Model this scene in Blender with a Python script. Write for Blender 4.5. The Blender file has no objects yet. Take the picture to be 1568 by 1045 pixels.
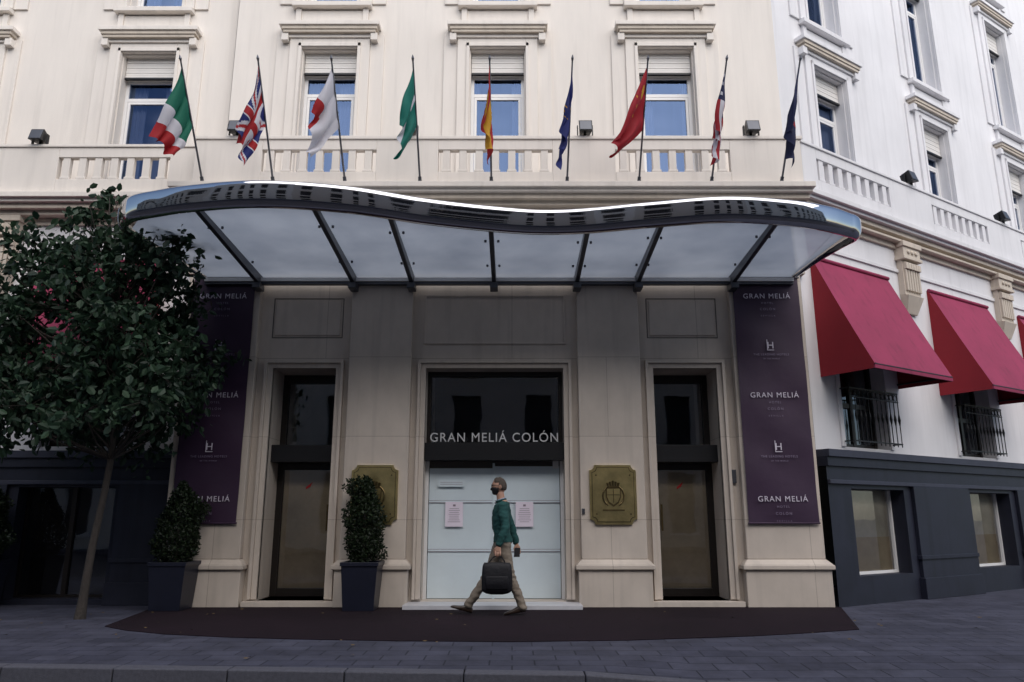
import bpy, bmesh, math, random
import numpy as np
from mathutils import Vector, Matrix, noise
random.seed(7); np.random.seed(7)
R=math.radians
sc=bpy.context.scene
sc.view_settings.view_transform='Standard'; sc.view_settings.look='None'; sc.view_settings.exposure=0; sc.view_settings.gamma=1

# ---------------------------------------------------------------- materials
def mat(name,col,rough=0.7,metal=0.0,var=0.12,scale=4.0,bump=0.0,bscale=60.0,spec=0.5,stretch=(1,1,1),coat=0.0,var2=0.0,scale2=0.7,joints=None,streak=0.0):
    m=bpy.data.materials.new(name); m.use_nodes=True
    nt=m.node_tree; b=nt.nodes['Principled BSDF']
    b.inputs['Roughness'].default_value=rough; b.inputs['Metallic'].default_value=metal
    b.inputs['Specular IOR Level'].default_value=spec
    b.inputs['Coat Weight'].default_value=coat
    tc=nt.nodes.new('ShaderNodeTexCoord'); mp=nt.nodes.new('ShaderNodeMapping'); mp.inputs['Scale'].default_value=stretch
    nt.links.new(tc.outputs['Object'],mp.inputs['Vector'])
    src=None
    def mul(src,other):
        mx=nt.nodes.new('ShaderNodeMixRGB'); mx.blend_type='MULTIPLY'; mx.inputs[0].default_value=1
        nt.links.new(src,mx.inputs[1]); nt.links.new(other,mx.inputs[2]); return mx.outputs[0]
    def ramp(fac,p0,p1,a,c=1.0):
        r=nt.nodes.new('ShaderNodeValToRGB'); r.color_ramp.elements[0].position=p0; r.color_ramp.elements[1].position=p1
        r.color_ramp.elements[0].color=(a,a,a,1); r.color_ramp.elements[1].color=(c,c,c,1); nt.links.new(fac,r.inputs['Fac']); return r.outputs['Color']
    if var>0:
        n=nt.nodes.new('ShaderNodeTexNoise'); n.inputs['Scale'].default_value=scale; n.inputs['Detail'].default_value=8; n.inputs['Roughness'].default_value=0.65
        nt.links.new(mp.outputs[0],n.inputs['Vector'])
        r=nt.nodes.new('ShaderNodeValToRGB'); r.color_ramp.elements[0].position=0.3; r.color_ramp.elements[1].position=0.7
        r.color_ramp.elements[0].color=[c*(1-var) for c in col]+[1]; r.color_ramp.elements[1].color=[min(1,c*(1+var*0.6)) for c in col]+[1]
        nt.links.new(n.outputs['Fac'],r.inputs['Fac']); src=r.outputs['Color']
        if var2>0:
            n2=nt.nodes.new('ShaderNodeTexNoise'); n2.inputs['Scale'].default_value=scale2; n2.inputs['Detail'].default_value=5
            nt.links.new(tc.outputs['Object'],n2.inputs['Vector'])
            src=mul(src,ramp(n2.outputs['Fac'],.35,.65,1-var2))
        if streak>0:   # rain-washed vertical dirt runs
            mp2=nt.nodes.new('ShaderNodeMapping'); mp2.inputs['Scale'].default_value=(5,5,.28); nt.links.new(tc.outputs['Object'],mp2.inputs['Vector'])
            n3=nt.nodes.new('ShaderNodeTexNoise'); n3.inputs['Scale'].default_value=1.5; n3.inputs['Detail'].default_value=6; nt.links.new(mp2.outputs[0],n3.inputs['Vector'])
            src=mul(src,ramp(n3.outputs['Fac'],.34,.46,1-streak))
        if joints:
            sp=nt.nodes.new('ShaderNodeSeparateXYZ'); cb=nt.nodes.new('ShaderNodeCombineXYZ'); nt.links.new(tc.outputs['Object'],sp.inputs[0])
            nt.links.new(sp.outputs['X'],cb.inputs['X']); nt.links.new(sp.outputs['Z'],cb.inputs['Y'])
            br=nt.nodes.new('ShaderNodeTexBrick'); br.inputs['Scale'].default_value=1; br.inputs['Brick Width'].default_value=joints[0]; br.inputs['Row Height'].default_value=joints[1]
            br.inputs['Mortar Size'].default_value=.005; br.inputs['Mortar Smooth'].default_value=.3
            br.inputs['Color1'].default_value=(1,1,1,1); br.inputs['Color2'].default_value=(.91,.91,.90,1); br.inputs['Mortar'].default_value=(.62,.60,.58,1)
            nt.links.new(cb.outputs[0],br.inputs['Vector']); src=mul(src,br.outputs['Color'])
        nt.links.new(src,b.inputs['Base Color'])
    else: b.inputs['Base Color'].default_value=list(col)+[1]
    if bump>0:
        n=nt.nodes.new('ShaderNodeTexNoise'); n.inputs['Scale'].default_value=bscale; n.inputs['Detail'].default_value=6
        nt.links.new(tc.outputs['Object'],n.inputs['Vector'])
        bp=nt.nodes.new('ShaderNodeBump'); bp.inputs['Strength'].default_value=bump; bp.inputs['Distance'].default_value=0.02
        nt.links.new(n.outputs['Fac'],bp.inputs['Height']); nt.links.new(bp.outputs[0],b.inputs['Normal'])
    return m

def glassmat(name,refl=0.35,tint=(0.55,0.7,1.0),trans=(0.5,0.55,0.6),wav=0.0):
    m=bpy.data.materials.new(name); m.use_nodes=True; nt=m.node_tree; nt.nodes.clear()
    o=nt.nodes.new('ShaderNodeOutputMaterial'); g=nt.nodes.new('ShaderNodeBsdfGlossy'); g.inputs['Roughness'].default_value=0.02; g.inputs['Color'].default_value=list(tint)+[1]
    t=nt.nodes.new('ShaderNodeBsdfTransparent'); t.inputs['Color'].default_value=list(trans)+[1]
    x=nt.nodes.new('ShaderNodeMixShader')
    lw=nt.nodes.new('ShaderNodeFresnel'); lw.inputs['IOR'].default_value=1.5
    ad=nt.nodes.new('ShaderNodeMath'); ad.operation='ADD'; ad.inputs[1].default_value=refl; ad.use_clamp=True
    nt.links.new(lw.outputs[0],ad.inputs[0]); nt.links.new(ad.outputs[0],x.inputs[0])
    nt.links.new(t.outputs[0],x.inputs[1]); nt.links.new(g.outputs[0],x.inputs[2]); nt.links.new(x.outputs[0],o.inputs[0])
    if wav>0:
        tc=nt.nodes.new('ShaderNodeTexCoord'); n=nt.nodes.new('ShaderNodeTexNoise'); n.inputs['Scale'].default_value=1.6
        nt.links.new(tc.outputs['Object'],n.inputs['Vector']); bp=nt.nodes.new('ShaderNodeBump'); bp.inputs['Strength'].default_value=wav; bp.inputs['Distance'].default_value=0.05
        nt.links.new(n.outputs['Fac'],bp.inputs['Height']); nt.links.new(bp.outputs[0],g.inputs['Normal'])
    return m

M={}
M['cream']=mat('cream_stucco',(0.77,0.715,0.655),0.85,var=0.05,scale=2.0,bump=0.15,bscale=90,stretch=(2.5,2.5,0.35),var2=0.06,scale2=0.5,streak=.06)
M['white']=mat('white_wall_paint',(0.75,0.74,0.755),0.8,var=0.05,scale=2.0,bump=0.12,bscale=90,stretch=(2.5,2.5,0.4),var2=0.08,streak=.06)
M['trim']=mat('trim_stone',(0.60,0.525,0.44),0.8,var=0.10,scale=3.0,bump=0.15,bscale=70,var2=0.1,scale2=1.2,streak=.10)
M['stone']=mat('limestone',(0.61,0.535,0.465),0.6,var=0.10,scale=2.5,bump=0.12,bscale=120,stretch=(1,1,0.6),var2=0.12,scale2=1.0,joints=(2.9,1.22),streak=.09)
M['stone_line']=mat('panel_groove',(0.10,0.09,0.08),0.8,var=0.0)
M['plinth']=mat('dark_plinth',(0.019,0.021,0.036),0.5,var=0.2,scale=3,bump=0.1,bscale=60,var2=0.2,streak=.2,spec=.35)
M['plinthl']=mat('plinth_band',(0.034,0.036,0.058),0.55,var=0.2,scale=3,bump=0.1,bscale=60,streak=.15)
M['steel']=mat('grey_steel',(0.09,0.095,0.11),0.4,0.6,var=0.1)
M['black']=mat('black_metal',(0.012,0.012,0.014),0.4,0.3,var=0.1)
M['darkframe']=mat('dark_bronze_frame',(0.02,0.016,0.014),0.35,0.3,var=0.1)
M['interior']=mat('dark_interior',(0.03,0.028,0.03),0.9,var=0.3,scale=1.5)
M['curtain']=mat('curtain_cloth',(0.60,0.60,0.62),0.9,var=0.2,scale=3,stretch=(14,14,0.3))
M['pvc']=mat('white_window_frame',(0.78,0.77,0.76),0.4,var=0.04)
M['shutter']=mat('roller_shutter',(0.76,0.73,0.69),0.5,var=0.05)
M['glass']=glassmat('window_glass',0.10,(0.27,0.41,0.74),(0.5,0.56,0.68),0.05)
M['doorglass']=glassmat('door_glass',0.06,(0.85,0.9,1.0),(0.85,0.85,0.85),0.04)
M['board']=mat('white_boarding',(0.66,0.755,0.80),0.45,var=0.06,scale=1.5,var2=0.06,scale2=2.0)
M['paper']=mat('notice_paper',(0.80,0.72,0.82),0.7,var=0.03)
M['ink']=mat('printed_ink',(0.25,0.2,0.25),0.7,var=0.0)
M['tan']=mat('brown_paper',(0.56,0.46,0.31),0.6,var=0.25,scale=1.7,bump=0.3,bscale=5)
M['beige']=mat('beige_blind',(0.62,0.57,0.46),0.6,var=0.3,scale=1.5)
M['brass']=mat('polished_brass',(0.74,0.60,0.28),0.30,1.0,var=0.25,scale=5,bump=0.25,bscale=7)
M['brassd']=mat('brass_dark',(0.20,0.15,0.07),0.4,1.0,var=0.3,scale=12)
M['chrome']=mat('mirror_chrome',(0.50,0.50,0.525),0.04,1.0,var=0.05,scale=2,bump=0.22,bscale=.8)
M['banner']=mat('aubergine_banner',(0.034,0.013,0.040),0.6,var=0.15,scale=1.5,bump=0.5,bscale=2.0)
M['bantxt']=mat('banner_lettering',(0.62,0.57,0.66),0.6,var=0.0)
M['bantxt2']=mat('banner_small_lettering',(0.22,0.18,0.26),0.6,var=0.0)
M['signtxt']=mat('steel_letters',(0.62,0.62,0.62),0.35,0.2,var=0.0)
M['awn_f']=mat('crimson_awning_cloth',(0.29,0.026,0.080),0.8,var=0.10,scale=2,bump=0.15,bscale=8,var2=0.18,streak=.15)
M['awn_s']=mat('crimson_awning_side',(0.24,0.008,0.018),0.85,var=0.10,scale=2)
M['iron']=mat('wrought_iron',(0.012,0.012,0.013),0.5,0.4,var=0.1)
M['carpet']=mat('maroon_carpet',(0.013,0.006,0.011),0.95,var=0.25,scale=3,bump=0.4,bscale=250,var2=0.3,spec=.2)
M['marble']=mat('marble_step',(0.55,0.55,0.58),0.35,var=0.12,scale=5)
M['kerb']=mat('granite_kerb',(0.080,0.080,0.10),0.7,var=0.25,scale=30,bump=0.2,bscale=120)
M['planter']=mat('planter_metal',(0.012,0.014,0.028),0.4,0.2,var=0.15)
M['soil']=mat('soil',(0.03,0.022,0.016),0.95,var=0.3,scale=30)
M['bark']=mat('bark',(0.045,0.037,0.032),0.9,var=0.35,scale=14,bump=0.6,bscale=40,stretch=(3,3,0.6))
M['pole']=mat('steel_pole',(0.22,0.22,0.24),0.3,0.9,var=0.05)
M['red']=mat('red_tape',(0.5,0.02,0.02),0.6,var=0.0)

def leafmat(name,c1,c2,tr=0.25):
    m=bpy.data.materials.new(name); m.use_nodes=True; nt=m.node_tree; b=nt.nodes['Principled BSDF']
    g=nt.nodes.new('ShaderNodeNewGeometry'); r=nt.nodes.new('ShaderNodeValToRGB')
    r.color_ramp.elements[0].color=list(c1)+[1]; r.color_ramp.elements[1].color=list(c2)+[1]
    nt.links.new(g.outputs['Random Per Island'],r.inputs['Fac']); nt.links.new(r.outputs[0],b.inputs['Base Color'])
    b.inputs['Roughness'].default_value=0.5; b.inputs['Specular IOR Level'].default_value=.3
    t=nt.nodes.new('ShaderNodeBsdfTranslucent'); nt.links.new(r.outputs[0],t.inputs[0])
    x=nt.nodes.new('ShaderNodeMixShader'); x.inputs[0].default_value=tr
    o=nt.nodes['Material Output']; nt.links.new(b.outputs[0],x.inputs[1]); nt.links.new(t.outputs[0],x.inputs[2]); nt.links.new(x.outputs[0],o.inputs[0])
    return m
M['leaf']=leafmat('orange_tree_leaf',(0.009,0.024,0.016),(0.034,0.068,0.036))
M['leaf2']=leafmat('topiary_leaf',(0.005,0.011,0.005),(0.018,0.032,0.011),0.1)

def cloth(name,col):
    m=bpy.data.materials.new(name); m.use_nodes=True; nt=m.node_tree; b=nt.nodes['Principled BSDF']
    b.inputs['Base Color'].default_value=list(col)+[1]; b.inputs['Roughness'].default_value=0.75
    t=nt.nodes.new('ShaderNodeBsdfTranslucent'); t.inputs[0].default_value=list(col)+[1]
    n=nt.nodes.new('ShaderNodeTexNoise'); n.inputs['Scale'].default_value=9; bp=nt.nodes.new('ShaderNodeBump'); bp.inputs['Strength'].default_value=0.3
    nt.links.new(n.outputs[0],bp.inputs['Height']); nt.links.new(bp.outputs[0],b.inputs['Normal'])
    x=nt.nodes.new('ShaderNodeMixShader'); x.inputs[0].default_value=0.35
    o=nt.nodes['Material Output']; nt.links.new(b.outputs[0],x.inputs[1]); nt.links.new(t.outputs[0],x.inputs[2]); nt.links.new(x.outputs[0],o.inputs[0])
    return m

def canopyglass():
    m=bpy.data.materials.new('frosted_canopy_glass'); m.use_nodes=True; nt=m.node_tree; nt.nodes.clear()
    o=nt.nodes.new('ShaderNodeOutputMaterial')
    t=nt.nodes.new('ShaderNodeBsdfTranslucent'); d=nt.nodes.new('ShaderNodeBsdfDiffuse'); d.inputs[0].default_value=(0.30,0.34,0.41,1)
    g=nt.nodes.new('ShaderNodeBsdfGlossy'); g.inputs['Roughness'].default_value=0.05
    n=nt.nodes.new('ShaderNodeTexNoise'); n.inputs['Scale'].default_value=1.1; n.inputs['Detail'].default_value=7
    tc=nt.nodes.new('ShaderNodeTexCoord'); nt.links.new(tc.outputs['Object'],n.inputs['Vector'])
    r=nt.nodes.new('ShaderNodeValToRGB'); r.color_ramp.elements[0].position=.3; r.color_ramp.elements[1].position=.75
    r.color_ramp.elements[0].color=(0.24,0.28,0.35,1); r.color_ramp.elements[1].color=(0.42,0.47,0.55,1)
    nt.links.new(n.outputs[0],r.inputs[0]); nt.links.new(r.outputs[0],t.inputs[0])
    a=nt.nodes.new('ShaderNodeMixShader'); a.inputs[0].default_value=0.35
    b=nt.nodes.new('ShaderNodeMixShader'); b.inputs[0].default_value=0.25
    nt.links.new(t.outputs[0],a.inputs[1]); nt.links.new(d.outputs[0],a.inputs[2])
    nt.links.new(a.outputs[0],b.inputs[1]); nt.links.new(g.outputs[0],b.inputs[2]); nt.links.new(b.outputs[0],o.inputs[0])
    return m
M['cglass']=canopyglass()

def paver():
    m=bpy.data.materials.new('pavement_slabs'); m.use_nodes=True; nt=m.node_tree; b=nt.nodes['Principled BSDF']; b.inputs['Roughness'].default_value=0.75; b.inputs['Specular IOR Level'].default_value=.3
    tc=nt.nodes.new('ShaderNodeTexCoord'); br=nt.nodes.new('ShaderNodeTexBrick')
    br.inputs['Scale'].default_value=1.0; br.inputs['Brick Width'].default_value=0.40; br.inputs['Row Height'].default_value=0.25; br.inputs['Mortar Size'].default_value=0.008
    br.inputs['Color1'].default_value=(0.050,0.052,0.078,1); br.inputs['Color2'].default_value=(0.068,0.070,0.100,1); br.inputs['Mortar'].default_value=(0.024,0.025,0.038,1)
    nt.links.new(tc.outputs['Object'],br.inputs['Vector'])
    n=nt.nodes.new('ShaderNodeTexNoise'); n.inputs['Scale'].default_value=1.6; n.inputs['Detail'].default_value=10; n.inputs['Roughness'].default_value=0.75
    nt.links.new(tc.outputs['Object'],n.inputs['Vector'])
    r=nt.nodes.new('ShaderNodeValToRGB'); r.color_ramp.elements[0].position=.33; r.color_ramp.elements[1].position=.68
    r.color_ramp.elements[0].color=(.50,.50,.50,1); r.color_ramp.elements[1].color=(1.15,1.15,1.15,1)
    nt.links.new(n.outputs[0],r.inputs[0])
    mx=nt.nodes.new('ShaderNodeMixRGB'); mx.blend_type='MULTIPLY'; mx.inputs[0].default_value=1
    nt.links.new(br.outputs['Color'],mx.inputs[1]); nt.links.new(r.outputs[0],mx.inputs[2]); nt.links.new(mx.outputs[0],b.inputs['Base Color'])
    bp=nt.nodes.new('ShaderNodeBump'); bp.inputs['Strength'].default_value=0.4; bp.inputs['Distance'].default_value=0.01
    iv=nt.nodes.new('ShaderNodeMath'); iv.operation='SUBTRACT'; iv.inputs[0].default_value=1; nt.links.new(br.outputs['Fac'],iv.inputs[1])
    nt.links.new(iv.outputs[0],bp.inputs['Height']); nt.links.new(bp.outputs[0],b.inputs['Normal'])
    return m
M['paver']=paver()
M['asphalt']=mat('asphalt',(0.040,0.040,0.052),0.85,var=0.3,scale=40,bump=0.4,bscale=200,var2=0.25,spec=.3)

# ---------------------------------------------------------------- builders
def empty(name,loc=(0,0,0),rotz=0,parent=None):
    e=bpy.data.objects.new(name,None); sc.collection.objects.link(e); e.location=loc; e.rotation_euler=(0,0,rotz); e.empty_display_size=0.2
    if parent: e.parent=parent
    return e
class MB:
    def __init__(s): s.v=[];s.f=[];s.m=[];s.mats=[]
    def mi(s,m):
        m=M[m] if isinstance(m,str) else m
        if m not in s.mats: s.mats.append(m)
        return s.mats.index(m)
    def face(s,pts,m):
        k=len(s.v); s.v+= [tuple(p) for p in pts]; s.f.append(tuple(range(k,k+len(pts)))); s.m.append(s.mi(m))
    def hexa(s,pts,m):
        k=len(s.v); mi=s.mi(m); s.v+=[tuple(p) for p in pts]
        for f in [(0,3,2,1),(4,5,6,7),(0,1,5,4),(1,2,6,5),(2,3,7,6),(3,0,4,7)]:
            s.f.append(tuple(k+i for i in f)); s.m.append(mi)
    def box(s,x0,x1,y0,y1,z0,z1,m):
        s.hexa([(x0,y0,z0),(x1,y0,z0),(x1,y1,z0),(x0,y1,z0),(x0,y0,z1),(x1,y0,z1),(x1,y1,z1),(x0,y1,z1)],m)
    def cyl(s,p0,p1,r0,r1,m,n=10,cap=True):
        p0=Vector(p0);p1=Vector(p1); d=(p1-p0).normalized(); a=d.orthogonal().normalized(); b=d.cross(a); k=len(s.v); mi=s.mi(m)
        for p,r in ((p0,r0),(p1,r1)):
            for i in range(n):
                t=2*math.pi*i/n; s.v.append(tuple(p+a*r*math.cos(t)+b*r*math.sin(t)))
        for i in range(n):
            j=(i+1)%n; s.f.append((k+i,k+j,k+n+j,k+n+i)); s.m.append(mi)
        if cap:
            s.f.append(tuple(k+n-1-i for i in range(n))); s.m.append(mi); s.f.append(tuple(k+n+i for i in range(n))); s.m.append(mi)
    def loft(s,rings,m,n=20,side=(0,1,0),pw=2.0,round_ends=True):
        P=[Vector(r[0]) for r in rings]; side=Vector(side); mi=s.mi(m)
        D=[]; L=len(rings)
        for i in range(L-1):
            for t in (0,.25,.5,.75):
                def cr(f):
                    p0=f(max(0,i-1));p1=f(i);p2=f(i+1);p3=f(min(L-1,i+2))
                    return (p1*2+(p2-p0)*t+(p0*2-p1*5+p2*4-p3)*t*t+(p1*3-p0-p2*3+p3)*t**3)*.5
                D.append((cr(lambda q:P[q]),cr(lambda q:rings[q][1]),cr(lambda q:rings[q][2])))
        D.append((P[-1],rings[-1][1],rings[-1][2]))
        if round_ends:
            d0=(D[0][0]-D[1][0]).normalized(); r0=min(D[0][1],D[0][2]); d1=(D[-1][0]-D[-2][0]).normalized(); r1=min(D[-1][1],D[-1][2])
            D=[(D[0][0]+d0*r0*.6,D[0][1]*.45,D[0][2]*.45),(D[0][0]+d0*r0*.35,D[0][1]*.8,D[0][2]*.8)]+D+[(D[-1][0]+d1*r1*.35,D[-1][1]*.8,D[-1][2]*.8),(D[-1][0]+d1*r1*.6,D[-1][1]*.45,D[-1][2]*.45)]
        k=len(s.v); K=len(D)
        for i,(c,a,b) in enumerate(D):
            d=(D[min(K-1,i+1)][0]-D[max(0,i-1)][0]).normalized(); sd=(side-d*side.dot(d)).normalized(); u=sd.cross(d)
            for j in range(n):
                t=2*math.pi*j/n; ct,st=math.cos(t),math.sin(t)
                ct=math.copysign(abs(ct)**(2/pw),ct); st=math.copysign(abs(st)**(2/pw),st)
                s.v.append(tuple(c+u*a*ct+sd*b*st))
        for i in range(K-1):
            for j in range(n):
                j2=(j+1)%n; s.f.append((k+i*n+j,k+i*n+j2,k+(i+1)*n+j2,k+(i+1)*n+j)); s.m.append(mi)
        s.f.append(tuple(k+n-1-j for j in range(n))); s.m.append(mi); s.f.append(tuple(k+(K-1)*n+j for j in range(n))); s.m.append(mi)
    def wall(s,x0,x1,z0,z1,y,ops,m,depth=0.3,rm=None):
        xs=sorted(set([x0,x1]+[o[0] for o in ops]+[o[1] for o in ops])); zs=sorted(set([z0,z1]+[o[2] for o in ops]+[o[3] for o in ops]))
        xs=[x for x in xs if x0<=x<=x1]; zs=[z for z in zs if z0<=z<=z1]
        for i in range(len(xs)-1):
            for j in range(len(zs)-1):
                cx=(xs[i]+xs[i+1])/2; cz=(zs[j]+zs[j+1])/2
                if any(o[0]<cx<o[1] and o[2]<cz<o[3] for o in ops): continue
                s.face([(xs[i],y,zs[j]),(xs[i+1],y,zs[j]),(xs[i+1],y,zs[j+1]),(xs[i],y,zs[j+1])],m)
        rm=rm or m
        for (a,b,c,d) in ops:
            Y=y+depth
            s.face([(a,y,c),(a,Y,c),(a,Y,d),(a,y,d)],rm); s.face([(b,y,c),(b,y,d),(b,Y,d),(b,Y,c)],rm)
            s.face([(a,y,d),(a,Y,d),(b,Y,d),(b,y,d)],rm); s.face([(a,y,c),(b,y,c),(b,Y,c),(a,Y,c)],rm)
    def obj(s,name,parent=None,bevel=0.0,smooth=False):
        me=bpy.data.meshes.new(name); me.from_pydata(s.v,[],s.f)
        for m in s.mats: me.materials.append(m)
        me.polygons.foreach_set('material_index',s.m)
        if smooth: me.polygons.foreach_set('use_smooth',[True]*len(s.f))
        me.update(); o=bpy.data.objects.new(name,me); sc.collection.objects.link(o)
        if parent: o.parent=parent
        if bevel>0:
            b=o.modifiers.new('bevel','BEVEL'); b.width=bevel; b.segments=2; b.limit_method='ANGLE'
        return o
def text(body,name,parent,loc,size,m,ext=0.004,align='CENTER',spacing=1.0,rot=(R(90),0,0),sx=1.0):
    c=bpy.data.curves.new(name,'FONT'); c.body=body; c.size=size; c.extrude=ext; c.align_x=align; c.space_character=spacing
    c.materials.append(M[m]); o=bpy.data.objects.new(name,c); sc.collection.objects.link(o); o.location=loc; o.rotation_euler=rot; o.scale=(sx,1,1)
    if parent: o.parent=parent
    return o

# ================================================================= MAN (built first: few objects to evaluate)
MX,MY=-.13,10.45
man=empty('walking_man',(MX,MY,0.008))
S={'sweater':mat('green_sweater',(0.010,0.062,0.060),.9,var=.15,scale=12,bump=.3,bscale=80),'trouser':mat('khaki_trousers',(0.20,0.165,0.13),.85,var=.12,scale=10,bump=.2,bscale=30),
 'skin':mat('skin',(0.42,0.24,0.17),.5,var=.06,scale=20),'hair':mat('grey_brown_hair',(0.06,0.045,0.035),.8,var=.3,scale=60,bump=.4,bscale=150),
 'mask':mat('black_face_mask',(0.012,0.012,0.016),.8,var=.1),'shoe':mat('brown_leather_shoe',(0.030,0.018,0.013),.35,var=.2),'bag':mat('black_nylon_bag',(0.006,0.006,0.009),.6,var=.2,bump=.3,bscale=18,spec=.3),
 'lens':mat('spectacle_frame',(0.01,0.01,0.01),.3,var=0),'shirt':mat('shirt_collar',(.30,.35,.45),.8,var=0)}
M.update(S)
arm_n=[(.0,-.165,1.405),(.02,-.200,1.27),(.045,-.232,1.13),(.0,-.246,1.00),(-.042,-.25,.895)]
arm_f=[(.01,.165,1.405),(.06,.198,1.27),(.115,.228,1.14),(.155,.232,1.01),(.185,.225,.905)]
leg_n=[(.005,-.080,.90),(.045,-.088,.70),(.105,-.09,.50),(.185,-.09,.31),(.255,-.09,.125),(.268,-.09,.085)]
leg_f=[(-.010,.080,.90),(-.095,.088,.70),(-.185,.09,.50),(-.310,.09,.31),(-.432,.09,.135),(-.455,.09,.100)]
b=MB()
b.loft([((.0,0,.86),.095,.150),((.012,0,.93),.116,.168),((-.002,0,1.02),.106,.156),((-.014,0,1.12),.108,.156),((-.018,0,1.24),.118,.172),((-.006,0,1.345),.110,.184),((.0,0,1.415),.088,.160),((-.008,0,1.45),.068,.095),((-.018,0,1.475),.058,.062),((-.036,0,1.58),.054,.054)],'sweater',28)
for pth in (arm_n,arm_f): b.loft([(pth[0],.064,.058),(pth[1],.058,.052),(pth[2],.048,.046),(pth[3],.045,.040),(pth[4],.036,.032)],'sweater',18)
for pth in (leg_n,leg_f): b.loft([(pth[0],.108,.088),(pth[1],.090,.080),(pth[2],.067,.064),(pth[3],.063,.060),(pth[4],.056,.058),(pth[5],.060,.060)],'trouser',20)
bo=b.obj('body',man)
rm=bo.modifiers.new('remesh','REMESH'); rm.mode='VOXEL'; rm.voxel_size=.0085
sm=bo.modifiers.new('smooth','SMOOTH'); sm.factor=.5; sm.iterations=6
dg=bpy.context.evaluated_depsgraph_get(); nm=bpy.data.meshes.new_from_object(bo.evaluated_get(dg))
bo.modifiers.clear(); bo.data=nm; me=nm; me.materials.clear()
for k_ in ('sweater','trouser','skin'): me.materials.append(S[k_])
def pdist(p,pth):
    best=9
    for a,c_ in zip(pth[:-1],pth[1:]):
        a=Vector(a);c_=Vector(c_);ab=c_-a;t=max(0,min(1,(p-a).dot(ab)/ab.length_squared)); best=min(best,(p-(a+ab*t)).length)
    return best
isw=[0]*len(me.vertices); mis=[]
nrm=[v_.normal.copy() for v_ in me.vertices]; cos=[v_.co.copy() for v_ in me.vertices]
cents=[pl.center.copy() for pl in me.polygons]; pvs=[list(pl.vertices) for pl in me.polygons]
for c_,vs in zip(cents,pvs):
    if c_.z>1.468+.25*(-c_.x-.02): mi_=2
    elif c_.z>.925: mi_=0
    elif c_.z>.82 and abs(c_.y)>.185 and min(pdist(c_,arm_n),pdist(c_,arm_f))<.055: mi_=0
    else: mi_=1
    mis.append(mi_)
    if mi_==0:
        for vi in vs: isw[vi]=1
newco=[]
for i,(p,n) in enumerate(zip(cos,nrm)):
    if p.z<=1.45:
        w=.010*noise.noise((p.x*9,p.y*9,p.z*13))+.006*noise.noise((p.x*22,p.y*22,p.z*30))
        if isw[i]: w+=.009
        if p.z<.30: w+=.006*math.sin(p.z*75+p.x*25)*(1-p.z/.30)
        if .42<p.z<.58: w+=.004*math.sin(p.z*90+p.y*40)
        p=p+n*w
    newco+= [p.x,p.y,p.z]
me.vertices.foreach_set('co',newco)
me.polygons.foreach_set('material_index',mis); me.polygons.foreach_set('use_smooth',[True]*len(mis)); me.update()
bm=bmesh.new(); bmesh.ops.create_uvsphere(bm,u_segments=48,v_segments=36,radius=1)
hc=Vector((-.050,0,1.655))
for v_ in bm.verts:
    x,y,z=v_.co
    y2=y*.076*(1-.25*max(0,-z)); x2=x*.100; z2=z*.120
    if x>0 and z<-.2: x2*=1-.35*(-z-.2)
    if x<0 and -.2<z<.6: x2*=.94
    if abs(y)<.24 and x<-.6 and -.40<z<.14: x2-=.017*(1-abs(y)/.24)*max(0,(.14-z)/.54)
    if abs(abs(y)-.40)<.2 and x<-.5 and .0<z<.24: x2+=.008
    if abs(y)<.7 and x<-.5 and .24<z<.36: x2-=.005
    if z<-.5 and x<-.2: x2-=.016*min(1,(-z-.5)*4)*(1-abs(y))
    v_.co=Vector((x2,y2,z2))+hc
bm.normal_update()
hm=bpy.data.meshes.new('head')
for f_ in bm.faces:
    c_=f_.calc_center_median()-hc; x,y,z=c_.x/.1,c_.y/.076,c_.z/.12
    hair = (z>.66 and x>-.55) or (x>-.05 and z>.10) or (x>.30 and z>-.42) or (z>.42 and x>-.62)
    msk = (x<-.05 and -.92<z<-.06 and (x<-.35 or z<-.2))
    f_.material_index=1 if hair else (2 if msk else 0)
for v_ in bm.verts:
    ms={f_.material_index for f_ in v_.link_faces}
    if ms=={1}: v_.co+=v_.normal*(.010+.004*noise.noise(v_.co*40))
    elif ms=={2}: v_.co+=v_.normal*.007
bm.to_mesh(hm); bm.free()
for k_ in ('skin','hair','mask'): hm.materials.append(S[k_])
hm.polygons.foreach_set('use_smooth',[True]*len(hm.polygons))
ho=bpy.data.objects.new('head',hm); sc.collection.objects.link(ho); ho.parent=man
b=MB()
for sy in (-1,1):
    for i in range(8):
        a0,a1=2*math.pi*i/8,2*math.pi*(i+1)/8
        b.cyl((-.030+.013*math.cos(a0),sy*.079,1.648+.026*math.sin(a0)),(-.030+.013*math.cos(a1),sy*.079,1.648+.026*math.sin(a1)),.0065,.0065,'skin',8)
    b.cyl((-.030,sy*.070,1.648),(-.030,sy*.080,1.648),.016,.013,'skin',10)
    for i in range(10):
        a0,a1=2*math.pi*i/10,2*math.pi*(i+1)/10
        b.cyl((-.150,sy*.034+.024*math.cos(a0),1.668+.018*math.sin(a0)),(-.150,sy*.034+.024*math.cos(a1),1.668+.018*math.sin(a1)),.0028,.0028,'lens',5)
    b.cyl((-.150,sy*.058,1.672),(-.04,sy*.080,1.668),.0028,.0028,'lens',5)
    b.cyl((-.130,sy*.03,1.668),(-.140,sy*.03,1.668),.011,.006,'lens',8)
    b.cyl((-.09,sy*.072,1.64),(-.03,sy*.082,1.655),.0018,.0018,'mask',4)
b.obj('face_details',man,smooth=True)
b=MB()
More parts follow.
